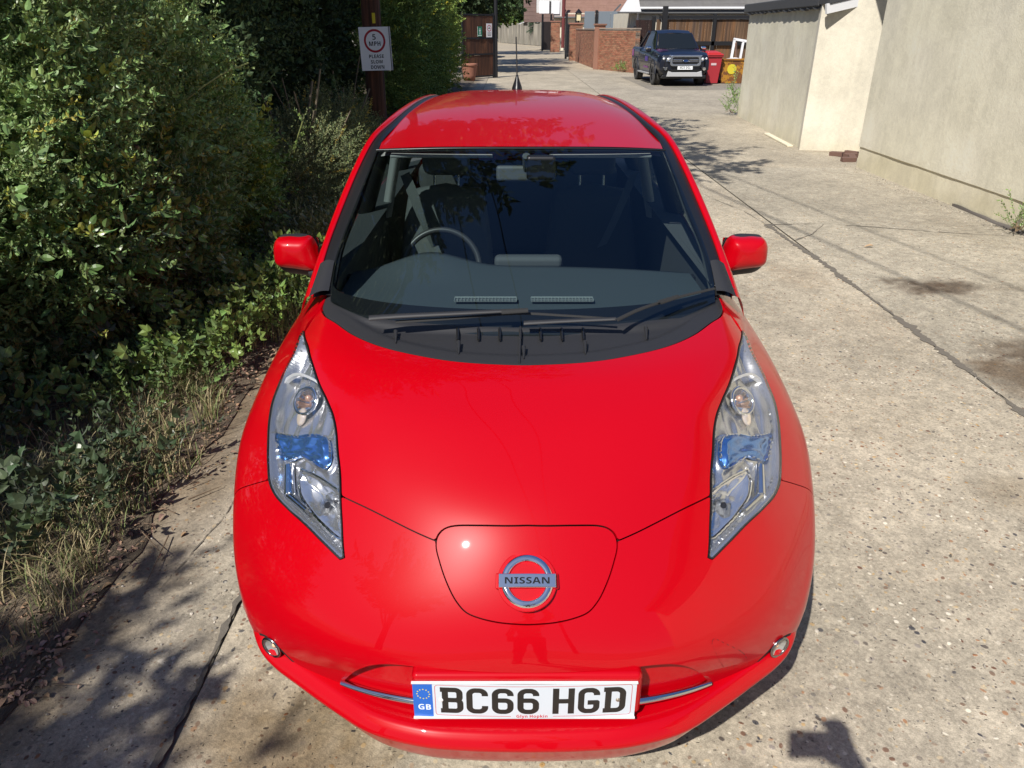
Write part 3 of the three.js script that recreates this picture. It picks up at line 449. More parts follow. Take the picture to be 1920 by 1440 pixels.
  // projector bulb of the main lamp
  const [mu, mv] = pt(mainC), mn = body.normal(mu, mv), mp = body.off(mu, mv, -0.045), L = new THREE.Group(); L.name = 'main_bulb'; H.add(L); L.position.copy(mp); L.quaternion.setFromUnitVectors(V3(0, 0, 1), V3(-0.3 * s, 0.35, 1).normalize());
  mesh('bulb_tube', rod([0, 0, -0.02], [0, 0, 0.02], 0.0075, 0.006, 14), phys(0.8, 0.82, 0.85, 0.05, 0, { transmission: 0.7, thickness: 0 }), L);
  mesh('bulb_cap', rod([0, 0, 0.016], [0, 0, 0.026], 0.008, 0.008, 14), satinBlack, L);
  mesh('bulb_shade', gridGeo(18, 6, (a, b) => { const t = lerp(-1.9, 1.9, a); return V3(0.019 * Math.sin(t), 0.019 * Math.cos(t) - 0.002, lerp(-0.02, 0.018, b)); }), silver, L);
}
// ------- cowl, windscreen, roof, pillars
const cowl = region(both([...cowlLine.slice().reverse(), [6.3, 10.5], [6.0, 10.85], [5.2, 10.75], [4, 10.42], [2.5, 10.26], [0, 10.2]].map((q, i, a) => q)));
mesh('scuttle_panel', panel(body, [-6.6, 6.6, 7.5, 11], 180, 90, (u, v, p) => cowl.sd(u, v, p) - 0.003, { fold: 0.012, depth: (u, v, f) => 0.003 + 0.012 * smoothstep(f, 0.045, 0.075), round: 0.003 }), blackPlastic, car);
const onBody = (px, py, k = 0.004) => { const s = px > 983 ? -1 : 1, [u, v] = trace(px > 983 ? 1966 - px : px, py); return body.off(-u * s, v, k); };
for (const [x, y] of [[742, 633], [860, 653], [982, 662], [1098, 653], [1214, 626]]) { const a = onBody(x, y - 12, 0.0), b = onBody(x, y + 10, 0.0); mesh('scuttle_rib', rod(a, b, 0.0065, 0.002, 8), blackPlastic, car); }
mesh('scuttle_rib', rod(onBody(976, 610, -0.004), onBody(974, 680, -0.002), 0.0035, 0.0035, 6), blackPlastic, car);
for (const x of [858, 897, 937, 976, 1016, 1056, 1096]) mesh('scuttle_clip', rod(onBody(x, 612, -0.008), onBody(x, 634, -0.006), 0.006, 0.004, 6), satinBlack, car);

const screen = new Skin([], [
  [[0, 2.12, 1.035], [0.3, 2.15, 1.04], [0.5, 2.22, 1.052], [0.628, 2.305, 1.066]],
  [[0, 2.33, 1.142], [0.3, 2.346, 1.141], [0.515, 2.40, 1.132], [0.642, 2.455, 1.131]],
  [[0, 2.53, 1.242], [0.3, 2.545, 1.241], [0.5, 2.60, 1.238], [0.618, 2.658, 1.24]],
  [[0, 2.75, 1.348], [0.29, 2.762, 1.348], [0.47, 2.81, 1.35], [0.58, 2.862, 1.361]],
  [[0, 2.95, 1.437], [0.28, 2.955, 1.436], [0.46, 2.97, 1.43], [0.562, 2.985, 1.425]]], false);
const glass = phys(0.62, 0.7, 0.7, 0.0, 0, { transmission: 1, thickness: 0, ior: 1.52 });
const full = (skin, nu, nv, k = 0, u1 = skin.nu - 1, v0 = 0, v1 = skin.nv - 1) => gridGeo(nu, nv, (a, b) => skin.off(lerp(-u1, u1, a), lerp(v0, v1, b), k));
mesh('windscreen', full(screen, 60, 40, 0, 3, -0.25, 4), glass, car);
const frit = panel(screen, [-3.02, 3.02, -0.2, 4], 200, 150, (u, v, p) => { const a = Math.abs(u), e = (3 - a) * 0.12, b = v * 0.235 - 0.02, t = (4 - v) * 0.22, r = 0.05; const ex = 0.005 + r - e, by = 0.04 - 0.015 * (a / 3) ** 2 + r - b - r * 0, q = ex > 0 && by > 0 ? Math.hypot(ex, by) - r : Math.max(ex, by) - r; return Math.max(q, 0.018 - t, -1); }, { fold: 0, lift: -0.004, round: 0 });
mesh('screen_border', frit, satinBlack, car);
const roof = new Skin([], [
  [[0, 2.957, 1.440], [0.28, 2.962, 1.439], [0.46, 2.976, 1.433], [0.555, 2.99, 1.427]],
  [[0, 3.2, 1.475], [0.28, 3.2, 1.473], [0.46, 3.2, 1.464], [0.562, 3.2, 1.448]],
  [[0, 3.5, 1.512], [0.27, 3.5, 1.509], [0.44, 3.5, 1.499], [0.535, 3.5, 1.482]],
  [[0, 3.9, 1.533], [0.27, 3.9, 1.530], [0.42, 3.9, 1.519], [0.513, 3.9, 1.5]],
  [[0, 4.4, 1.533], [0.27, 4.4, 1.529], [0.41, 4.4, 1.516], [0.502, 4.4, 1.495]],
  [[0, 4.9, 1.508], [0.26, 4.9, 1.504], [0.40, 4.9, 1.489], [0.492, 4.9, 1.468]],
  [[0, 5.3, 1.453], [0.26, 5.3, 1.448], [0.39, 5.3, 1.434], [0.47, 5.3, 1.418]]], false);
mesh('roof_panel', full(roof, 60, 80, 0, 2.96, 0.012), red, car);
mesh('headlining', full(roof, 20, 20, -0.035, 3, 0.15), std(0.32, 0.32, 0.31, 0.9), car);
mesh('roof_seal', tube([-3, -2, -1, 0, 1, 2, 3].map((u) => screen.off(u, 3.99, -0.001)), 0.0042, 40, 6), satinBlack, car);
// pillars: glass edge A, outer strip edge B, silhouette C
const railRows = [[[0.640, 2.33, 1.06], [0.694, 2.33, 1.052], [0.735, 2.34, 1.02]], [[0.640, 2.44, 1.117], [0.687, 2.44, 1.108], [0.722, 2.44, 1.086]], [[0.638, 2.54, 1.172], [0.679, 2.558, 1.169], [0.708, 2.56, 1.153]], [[0.612, 2.72, 1.268], [0.658, 2.756, 1.264], [0.690, 2.75, 1.245]], [[0.583, 2.90, 1.382], [0.624, 2.945, 1.372], [0.657, 2.95, 1.352]], [[0.571, 3.09, 1.444], [0.592, 3.118, 1.448], [0.624, 3.13, 1.435]], [[0.541, 3.4, 1.482], [0.556, 3.4, 1.488], [0.595, 3.41, 1.477]], [[0.512, 3.9, 1.507], [0.527, 3.9, 1.512], [0.567, 3.9, 1.498]], [[0.501, 4.4, 1.502], [0.515, 4.4, 1.507], [0.553, 4.4, 1.49]], [[0.491, 4.9, 1.475], [0.505, 4.9, 1.48], [0.543, 4.9, 1.46]], [[0.465, 5.3, 1.43], [0.49, 5.3, 1.425], [0.53, 5.3, 1.40]]];
const railC = [0, 1, 2].map((k) => new THREE.CatmullRomCurve3(railRows.map((r) => V3(r[k][0], r[k][2], r[k][1])), false, 'centripetal'));
const railAt = (k, t) => railC[k].getPoint(t);
const beltAt = (d) => { const f = [[2.3, 0.72], [2.6, 0.692], [2.87, 0.712], [3.6, 0.77], [4.4, 0.765], [5.0, 0.74], [5.3, 0.66]]; for (let i = 0; i < f.length - 1; i++) if (d <= f[i + 1][0]) return lerp(f[i][1], f[i + 1][1], clamp((d - f[i][0]) / (f[i + 1][0] - f[i][0]), 0, 1)); return 0.64; };
for (const s of [-1, 1]) {
  const q = (p, dL = 0, dh = 0) => LP(s * (p.x + dL), p.y + dh, p.z);
  mesh('roof_molding', gridGeo(90, 4, (a, b) => { const A = railAt(0, a), B = railAt(1, a), p = A.clone().lerp(B, b); return q(p, lerp(-0.012, 0.001, b), -0.007 + 0.006 * Math.sin(b * Math.PI)); }), satinBlack, car);
  mesh('roof_rail', gridGeo(110, 14, (a, b) => {
    const B = railAt(1, a), C = railAt(2, a), E = C.clone().add(V3(0.014, -0.05, 0.005)), I = B.clone().add(V3(-0.001, -0.014, 0)), M = B.clone().lerp(C, 0.5).add(V3(0.003, 0.009, 0)); const c = [I, B, M, C, E], t = b * 4, i = Math.min(3, Math.floor(t)), f = t - i, g = (k) => c[clamp(k, 0, 4)];
    const r = (e) => { const a0 = g(i - 1)[e], a1 = g(i)[e], a2 = g(i + 1)[e], a3 = g(i + 2)[e]; return i === 0 ? lerp(a1, a2, f) : 0.5 * (2 * a1 + (a2 - a0) * f + (2 * a0 - 5 * a1 + 4 * a2 - a3) * f * f + (3 * a1 - a0 - 3 * a2 + a3) * f ** 3); };
    return q(V3(r('x'), r('y'), r('z'))); }), red, car);
  mesh('side_window', gridGeo(70, 10, (a, b) => { const t = lerp(0.1, 0.9, a), C = railAt(2, t).add(V3(0.012, -0.045, 0.005)), D = V3(beltAt(C.z) - 0.008, 1.055, C.z); const p = C.clone().lerp(D, b); p.x += 0.02 * Math.sin(Math.PI * b); return q(p); }), phys(0.3, 0.36, 0.36, 0.0, 0, { transmission: 1, thickness: 0, ior: 1.5 }), car);
  for (const t of [0.62, 0.85]) mesh('window_pillar', (() => { const C = railAt(2, t).add(V3(0.008, -0.05, 0.005)), D = V3(beltAt(C.z) - 0.02, 1.05, C.z); return rod(q(C), q(D), 0.035, 0.045, 8); })(), satinBlack, car);
  // matte end cap between wing and pillar, in two lengths
  const cap = [[0.638, 2.325, 1.072], [0.70, 2.30, 1.058], [0.643, 2.46, 1.134], [0.692, 2.46, 1.124]];
  mesh('pillar_cap', gridGeo(10, 8, (a, b) => { const P = (i) => V3(cap[i][0], cap[i][2], cap[i][1]), p = P(0).lerp(P(1), a).lerp(P(2).lerp(P(3), a), b); p.y += 0.008 * Math.sin(Math.PI * a); return q(p); }), blackPlastic, car);
}
mesh('tailgate', gridGeo(30, 14, (a, b) => { const x = lerp(-1, 1, a), L = x * lerp(0.5, 0.62, b); return LP(L, lerp(1.462, 1.05, b) - 0.04 * x * x * (1 - b), lerp(5.3, 5.46, b) + 0.05 * Math.sin(b * 3) - 0.12 * x * x * b); }), phys(0.1, 0.12, 0.12, 0.02, 0, { transmission: 0.8, thickness: 0 }), car);
// aerial at the rear of the roof
{ const p = LP(-0.003, 1.502, 5.02); const base = new THREE.LatheGeometry([[0.042, 0], [0.04, 0.012], [0.024, 0.045], [0.012, 0.075], [0.009, 0.085], [0, 0.088]].map((q) => new THREE.Vector2(...q)), 18); base.scale(0.8, 1, 1.3); base.translate(p.x, p.y, p.z); const A = mesh('aerial', plain(base), satinBlack, car);
  mesh('mast', rod([p.x, p.y + 0.07, p.z], [p.x - 0.006, p.y + 0.3, p.z - 0.1], 0.0045, 0.004, 8), rubber, A); }
// ------- wipers
const at = (px, py, h) => { const [a, f, dn] = rayOf(px, py), t = (EYE - h) / dn; return LP(a * t - CARX, h, f * t); };
function wiper(pts, w0, w1) { const g = gridGeo(pts.length * 6, 6, (a, b) => { const c = new THREE.CatmullRomCurve3(pts), p = c.getPoint(a), t = c.getTangent(a), n = V3(0, 1, 0.45).normalize(), sd = t.clone().cross(n).normalize(), w = lerp(w0, w1, a), k = b * Math.PI; return p.addScaledVector(sd, Math.cos(k) * w).addScaledVector(n, Math.sin(k) * w * 0.6); }); return g; }
{ const A = mesh('wiper', wiper([at(692, 597, 1.075), at(730, 594, 1.078), at(850, 588, 1.085), at(972, 582, 1.092)], 0.0115, 0.007), blackPlastic, car);
  mesh('blade', merge([wiper([at(742, 604, 1.06), at(850, 597, 1.068), at(972, 588, 1.078), at(1060, 592, 1.072), at(1150, 598, 1.065)], 0.006, 0.0045), wiper([at(940, 585, 1.092), at(990, 582, 1.094)], 0.01, 0.009)]), rubber, A);
  const B = mesh('wiper', wiper([at(982, 606, 1.058), at(1060, 602, 1.066), at(1155, 598, 1.076)], 0.009, 0.007), blackPlastic, car);
  mesh('blade', merge([wiper([at(1155, 601, 1.074), at(1200, 580, 1.084), at(1270, 558, 1.09), at(1340, 541, 1.092)], 0.0068, 0.005), wiper([at(1235, 568, 1.096), at(1272, 556, 1.098)], 0.0095, 0.008)]), rubber, B); }
// ------- door mirrors
for (const s of [-1, 1]) {
  const M = new THREE.Group(); M.name = 'door_mirror'; car.add(M); M.position.y = -0.012;
  const dome = (pts, depth, zb, cx, cy) => { const c = new THREE.CatmullRomCurve3(pts.map(([x, y]) => V3(x, y, 0)), true, 'centripetal'); return gridGeo(72, 16, (a, b) => { const p = c.getPoint(a % 1), r = Math.sin(b * Math.PI / 2) ** 0.8, z = depth * Math.cos(b * Math.PI / 2) ** 0.55; return LP(s * (cx + (p.x - cx) * r), cy + (p.y - cy) * r, zb - z); }); };
  const red_ = [[0.816, 0.985], [0.828, 1.04], [0.842, 1.085], [0.856, 1.1], [0.9, 1.104], [0.95, 1.104], [0.984, 1.097], [1.0, 1.075], [1.006, 1.03], [1.004, 1.0], [0.992, 0.986], [0.92, 0.973], [0.85, 0.964], [0.822, 0.966]];
  mesh('mirror_cap', dome(red_, 0.085, 2.975, 0.91, 1.035), red, M);
  const blk = [[0.815, 0.99], [0.83, 1.05], [0.85, 1.092], [0.875, 1.105], [0.93, 1.107], [0.98, 1.1], [1.0, 1.075], [1.007, 1.03], [1.0, 0.985], [0.97, 0.955], [0.9, 0.942], [0.83, 0.935], [0.812, 0.95]];
  mesh('mirror_housing', dome(blk, 0.07, 2.985, 0.91, 1.02), blackPlastic, M);
  mesh('mirror_glass', gridGeo(8, 8, (a, b) => LP(s * lerp(0.83, 0.99, a), lerp(0.97, 1.09, b), 2.99)), chrome, M);
  mesh('mirror_arm', rod(LP(s * 0.72, 0.965, 2.9), LP(s * 0.86, 0.957, 2.94), 0.034, 0.026, 14), blackPlastic, M);
}
// ------- cabin
const trim = std(0.1, 0.105, 0.108, 0.75), lightTrim = std(0.42, 0.42, 0.4, 0.85), seatMat = std(0.13, 0.135, 0.135, 0.9);
mesh('dashboard', gridGeo(40, 16, (a, b) => { const x = lerp(-1, 1, a), L = 0.64 * x, d0 = 2.2 + 0.13 * x * x, d1 = 2.86 - 0.1 * x * x; const bump = 0.055 * Math.exp(-(((L + 0.36) / 0.17) ** 2)) * smoothstep(b, 0.45, 0.9), e = smoothstep(b, 0.86, 1); return LP(L, 1.0 - 0.0 * b + 0.012 * Math.sin(b * 2.5) + bump * (1 - e) - 0.12 * e, lerp(d0, d1, Math.min(1, b * 1.08)) + (L < 0 ? 0.05 * Math.exp(-(((L + 0.36) / 0.17) ** 2)) * b : 0)); }), std(0.062, 0.077, 0.086, 0.8), car);
{ const g = []; for (const [a, b] of [[-0.23, -0.02], [0.03, 0.24]]) { for (let i = 0; i <= 18; i++) { const L = lerp(a, b, i / 18); g.push(box(0.0022, 0.005, 0.03, L, 1.0215, CARD - 2.385)); } g.push(box(b - a, 0.004, 0.004, (a + b) / 2, 1.0235, CARD - 2.401)); } mesh('demister_grille', merge(g), std(0.3, 0.33, 0.33, 0.4), car); mesh('demister_slot', merge([box(0.21, 0.002, 0.03, -0.125, 1.018, CARD - 2.385), box(0.21, 0.002, 0.03, 0.135, 1.018, CARD - 2.385)]), std(0.35, 0.36, 0.36, 0.3, 0.6), car); }
{ const w = new THREE.Group(); w.name = 'steering_wheel'; car.add(w); w.position.copy(LP(-0.33, 0.945, 3.0)); w.rotation.x = -0.42 + Math.PI; w.scale.setScalar(0.87);
  mesh('rim', plain(new THREE.TorusGeometry(0.183, 0.0145, 14, 60)), std(0.05, 0.05, 0.052, 0.4), w);
  mesh('hub', merge([box(0.15, 0.12, 0.05, 0, 0, 0, 0.02), box(0.34, 0.035, 0.02, 0, 0.01, 0, 0.008), box(0.05, 0.17, 0.02, 0, 0.09, 0, 0.008)]), std(0.05, 0.05, 0.052, 0.5), w); }
mesh('screen_hood', box(0.27, 0.05, 0.06, 0.03, 1.015, CARD - 2.86, 0.02), trim, car);
function seat(L, d, w, top, seatMat) { const S = new THREE.Group(); S.name = 'seat'; car.add(S); S.position.copy(LP(L, 0, d));
  mesh('seat_back', gridGeo(20, 20, (a, b) => { const t = a * Math.PI * 2, y = b, ww = w * (0.5 - 0.13 * y * y), e = 0.55; const c = Math.cos(t), sn = Math.sin(t), k = (y > 0.93 ? Math.sqrt(Math.max(0, 1 - ((y - 0.93) / 0.07) ** 2)) : 1); return V3(Math.sign(c) * Math.abs(c) ** e * ww * k, 0.5 + y * (top - 0.5), Math.sign(sn) * Math.abs(sn) ** e * 0.065 * k - 0.22 * y); }), seatMat, S);
  mesh('headrest', box(0.24, 0.17, 0.1, 0, top + 0.12, -0.25, 0.045), seatMat, S); mesh('seat_base', box(w, 0.16, 0.5, 0, 0.45, 0.2, 0.06), seatMat, S); for (const e of [-0.06, 0.06]) mesh('headrest_post', rod([e, top - 0.02, -0.22], [e, top + 0.06, -0.24], 0.007), silver, S); return S; }
seat(-0.37, 3.62, 0.5, 1.14, std(0.2, 0.21, 0.205, 0.8)); seat(0.37, 3.62, 0.5, 1.14, std(0.09, 0.095, 0.095, 0.9));
mesh('rear_seat', merge([box(1.2, 0.55, 0.16, 0, 0.85, CARD - 4.6, 0.06), box(0.24, 0.14, 0.09, -0.38, 1.2, CARD - 4.66, 0.04), box(0.24, 0.14, 0.09, 0.38, 1.2, CARD - 4.66, 0.04), box(1.2, 0.16, 0.5, 0, 0.5, CARD - 4.35, 0.06)]), seatMat, car);
mesh('parcel_shelf', box(1.25, 0.03, 0.65, 0, 1.0, CARD - 5.05), trim, car);
mesh('cabin_floor', merge([box(1.4, 0.05, 3.9, 0, 0.3, CARD - 3.9), box(1.2, 0.1, 3.6, 0, 0.22, CARD - 3.6), box(1.35, 0.7, 0.04, 0, 0.65, CARD - 2.72), box(1.0, 0.35, 0.7, 0, 0.42, CARD - 1.95)]), voidBlack, car);
for (const s of [-1, 1]) {
  mesh('door_card', gridGeo(6, 6, (a, b) => LP(s * lerp(0.72, 0.655, b), lerp(0.35, 1.075, b), lerp(2.4, 5.2, a))), trim, car);
  const pill = (t0, t1, k, m) => gridGeo(24, 4, (a, b) => { const t = lerp(t0, t1, a), p = railAt(0, t), C = railAt(2, t).add(V3(-0.03, -0.045, 0.05)); p.add(V3(-0.01, -0.025, 0.02)); p.lerp(C, b); return LP(s * p.x, p.y, p.z); });
  mesh('pillar_trim', pill(0.02, 0.4), std(0.12, 0.13, 0.13, 0.85), car); mesh('pillar_trim', pill(0.4, 1), lightTrim, car);
  mesh('centre_pillar_trim', gridGeo(6, 16, (a, b) => LP(s * (lerp(0.575, 0.66, b) + lerp(-0.022, 0.03, a)), lerp(1.40, 1.0, b), 3.72 - 0.05 * b + 0.03 * (2 * a - 1) ** 2)), lightTrim, car);
  mesh('door_top', gridGeo(40, 4, (a, b) => { const d = lerp(2.36, 5.2, a); return LP(s * lerp(0.63, beltAt(d) - 0.004, b), 1.078 - 0.012 * b, d); }), trim, car);
  mesh('seat_belt', gridGeo(3, 20, (a, b) => LP(s * lerp(0.55, 0.40, b), lerp(1.22, 0.9, b), 3.64 - 0.12 * b - 0.03 * Math.sin(b * 3)).add(V3(0.045 * (a - 0.5), 0.02 * (a - 0.5), 0))), std(0.15, 0.16, 0.155, 0.8), car);
}
{ const R = mesh('interior_mirror', box(0.235, 0.062, 0.03, 0.02, 1.335, CARD - 2.99, 0.014), std(0.12, 0.125, 0.125, 0.5), car); mesh('mirror_stem', rod(LP(0.02, 1.35, 2.98), LP(0.02, 1.41, 2.93), 0.012, 0.016), trim, R);
  mesh('camera_unit', box(0.11, 0.09, 0.05, 0.075, 1.372, CARD - 2.9, 0.012), satinBlack, car); }
for (const s of [-1, 1]) mesh('sun_visor', box(0.4, 0.012, 0.13, s * 0.31, 1.41, CARD - 3.04, 0.005, 0.15), std(0.3, 0.3, 0.29, 0.9), car);
// ------- wheels
for (const s of [-1, 1]) for (const d of [archA[0], archB[0]]) {
  const W = new THREE.Group(); W.name = 'wheel'; car.add(W); W.position.copy(LP(s * 0.775, 0.316, d)); W.rotation.y = s * Math.PI / 2;
  const ty = new THREE.LatheGeometry([[0.2, -0.1], [0.27, -0.105], [0.305, -0.09], [0.316, -0.06], [0.316, 0.06], [0.305, 0.09], [0.27, 0.105], [0.2, 0.1]].map((q) => new THREE.Vector2(...q)), 40); ty.rotateX(Math.PI / 2); mesh('tyre', plain(ty), rubber, W);
  const rm = []; for (let i = 0; i < 5; i++) { const a = i / 5 * Math.PI * 2; rm.push(bar([0, 0, 0.075], [0.2 * Math.cos(a), 0.2 * Math.sin(a), 0.085], 0.05, 0.02)); } const rimr = new THREE.TorusGeometry(0.205, 0.012, 8, 40); rimr.translate(0, 0, 0.09); rm.push(plain(rimr), plain(new THREE.CylinderGeometry(0.045, 0.05, 0.03, 20).rotateX(Math.PI / 2).translate(0, 0, 0.08))); mesh('rim', merge(rm), silver, W);
  mesh('brake_disc', plain(new THREE.CylinderGeometry(0.14, 0.14, 0.02, 30).rotateX(Math.PI / 2).translate(0, 0, 0.03)), std(0.3, 0.3, 0.3, 0.4, 0.8), W);
  mesh('wheel_liner', gridGeo(24, 2, (a, b) => V3(-0.365 * Math.cos(a * Math.PI), 0.365 * Math.sin(a * Math.PI), lerp(-0.25, 0.05, b))), voidBlack, W);
}
// ---------------------------------------------------------------- rendered buildings on the right
const greyRender = wallMat(0.8, 0.765, 0.63), creamRender = wallMat(0.76, 0.72, 0.61), plinthMat = wallMat(0.78, 0.73, 0.57), dirty = (m) => { const q = m.clone(); q.vertexColors = true; return q; }, greyDirty = dirty(greyRender), creamDirty = dirty(creamRender), plinthDirty = dirty(plinthMat);
function wavyBox(w, h, d, x, y, z, amp, seg) { // a slab with a slightly uneven hand-trowelled face
  const g = new THREE.BoxGeometry(w, h, d, 1, Math.ceil(h * seg), Math.ceil(d * seg)); const p = g.attributes.position;
  for (let i = 0; i < p.count; i++) { const q = noise(p.getZ(i) * 1.3 + x, p.getY(i) * 1.3, 2.2) + 0.4 * noise(p.getZ(i) * 5, p.getY(i) * 5, 7.7); if (p.getX(i) < 0) p.setX(i, p.getX(i) + amp * q); }
  g.computeVertexNormals(); g.translate(x, y, z); const q = metreUV(plain(g), 0.4), c = new Float32Array(q.attributes.position.count * 3); for (let i = 0; i < q.attributes.position.count; i++) { const Y = q.attributes.position.getY(i), Z = q.attributes.position.getZ(i), n = fbm(Z * 2.1, Y * 2.6, x + 1, 4), e = smoothstep(0.34 + 0.5 * n - Y, 0, 0.3) * 0.22 + 0.07 * Math.max(0, fbm(Z * 0.9, Y * 0.35, 4.4, 3)); c[3 * i] = 1 - 0.42 * e; c[3 * i + 1] = 1 - 0.45 * e; c[3 * i + 2] = 1 - 0.62 * e; } q.setAttribute('color', new THREE.BufferAttribute(c, 3)); return q;
}
{ const B = thing('rendered_building', 'grey rendered side wall of the near building, cream plinth along its foot', 'building', [5.09, 0, -4]);
  mesh('wall', wavyBox(0.3, 3.9, 15.27, 0.143, 2.245, 0.365, 0.007, 9), greyDirty, B);
  mesh('plinth', wavyBox(0.28, 0.294, 15.25, 0.149, 0.147, 0.365, 0.006, 14), plinthDirty, B);
  mesh('end_wall', metreUV(box(4.0, 3.9, 0.25, 2.3, 2.245, -7.13), 0.4), greyRender, B);
  mesh('roof', box(5.2, 0.2, 15.6, 2.2, 4.3, 0.3), std(0.08, 0.08, 0.085, 0.9), B);
  mesh('footing_kerb', (() => { const g = gridGeo(60, 3, (a, b) => { const d = lerp(2, 8.6, a), k = b * Math.PI / 2; return V3(-0.05 * Math.sin(k) * (0.8 + 0.6 * noise(d * 2, 3)) * smoothstep(8.6 - d, 0, 1.5), 0.035 * Math.cos(k) * (0.8 + 0.5 * noise(d * 3, 9)), 4 - d); }); return g; })(), std(0.13, 0.115, 0.1, 0.95), B); }
{ const B = thing('rendered_outbuilding', 'low outbuilding with cream front wall, grey flank and dark flat roof edge', 'building', [4.92, 0, -13.04]);
  const side = (() => { const L = Math.hypot(0.38, 5.3), g = wavyBox(0.2, 2.28, L, 0.1, 1.14, -L / 2, 0.012, 9); g.rotateY(-Math.atan2(0.36, 5.26)); return g; })();
  mesh('side_wall', side, greyDirty, B);
  mesh('front_wall', (() => { const g = wavyBox(0.2, 2.32, 1.06, 0.1, 1.16, 0, 0.008, 14); g.rotateY(-Math.PI / 2 - 0.2); g.translate(0.49, 0, -0.01); return g; })(), creamDirty, B);
  const roofE = []; roofE.push(box(2.6, 0.17, 5.5, 1.4, 2.25, -2.72, 0.02, 0, -0.068)); mesh('roof_edge', merge(roofE), std(0.06, 0.062, 0.066, 0.85), B);
  const scal = []; for (let i = 0; i < 14; i++) { const g = new THREE.CylinderGeometry(0.1, 0.1, 0.14, 14); g.scale(0.42, 1, 1.75); g.rotateZ(Math.PI / 2); const z = -0.2 - i * 0.37; g.translate(0.0 - 0.068 * z, 2.165 + 0.008 * Math.sin(i * 2.3), z); scal.push(g); } const sc = mesh('roof_tile_ends', merge(scal), std(0.06, 0.062, 0.066, 0.85), B, 'stuff');
  mesh('fascia', (() => { const g = box(1.3, 0.14, 0.05, 0.55, 2.25, 0.135, 0, 0, 0.2, 0.2); return g; })(), std(0.8, 0.8, 0.8, 0.5), B);
  mesh('verge_cap', box(1.36, 0.16, 0.3, 0.57, 2.4, 0.02, 0.01, 0, 0.2, 0.2), std(0.06, 0.062, 0.066, 0.85), B); mesh('rear_wall', metreUV(box(0.2, 2.2, 2.2, 1.3, 1.1, -4.2), 0.4), greyRender, B);
  mesh('wall_footing', box(0.1, 0.04, 1.7, -0.05, 0.015, -1.1, 0.015, 0, -0.068), plinthMat, B); }
// loose bricks and a board in the gap between the two buildings
{ const r = rng(5), gm = std(0.15, 0.085, 0.065, 0.95); let first = true;
  const spots = [[5.22, 12.3], [5.38, 12.15], [5.3, 11.9], [5.5, 12.4], [5.18, 11.75], [5.42, 11.6]];
  const words = ['loose brick lying nearest the cream wall, in the gap between buildings', 'loose brick in the middle of the rubble between the buildings', 'small brick in front of the rubble patch between the buildings', 'brick at the back right of the rubble between the buildings', 'brick at the front left of the rubble by the grey corner', 'brick half hidden behind the grey wall corner'];
  spots.forEach(([x, d], i) => { const b = mesh('brick', box(0.21, 0.065, 0.1, 0, 0.033, 0, 0.006), gm); b.position.set(x, 0.0, -d); b.rotation.set((r() - 0.5) * 0.2, r() * 3, (r() - 0.5) * 0.25); tag(b, words[i], 'brick', 'bricks in the gap between the buildings'); }); }

// ---------------------------------------------------------------- timber, brick and masonry materials for the far end of the lane
const woodTex = (() => { const A = lattice(24, 61), B = lattice(90, 62), C = lattice(7, 63); return texture(512, (x, y) => { const v = 0.78 + 0.28 * (A(x, y * 0.06) - 0.5) + 0.22 * (B(x, y * 0.05) - 0.5) + 0.25 * (C(x * 0.8, y * 0.5) - 0.5); return [v, v * 0.99, v * 0.97]; }); })();
const wood = (r, g, b, rough = 0.85) => new THREE.MeshStandardMaterial({ color: lin(r, g, b), map: woodTex, roughness: rough, side: THREE.DoubleSide });
const boardGeo = (w, h, t, r) => { const g = plain(new THREE.BoxGeometry(w, h, t)); const uv = g.attributes.uv; for (let i = 0; i < uv.count; i++) uv.setXY(i, uv.getX(i) * 0.16 + r, uv.getY(i) * h * 0.5 + r * 3); return g; };
function boards(parent, n, x0, x1, y0, y1, z, mats, seed, name = 'board', thick = 0.022) { const r = rng(seed), w = (x1 - x0) / n, gs = [0, 1, 2].map((k) => boardGeo(w * 0.965, 1, thick, 0.13 + 0.29 * k)); for (let i = 0; i < n; i++) { const b = mesh(name, gs[Math.floor(r() * 3)], mats[Math.floor(r() * mats.length)], parent); b.scale.set(1, y1 - y0 + (r() - 0.5) * 0.015, 1); b.position.set(x0 + w * (i + 0.5), (y0 + y1) / 2 + (r() - 0.5) * 0.008, z + (r() - 0.5) * 0.008); } }
const blackSteel = std(0.018, 0.018, 0.02, 0.5, 0.3), gateBrown = [wood(0.15, 0.06, 0.03), wood(0.18, 0.075, 0.035), wood(0.12, 0.05, 0.027)];
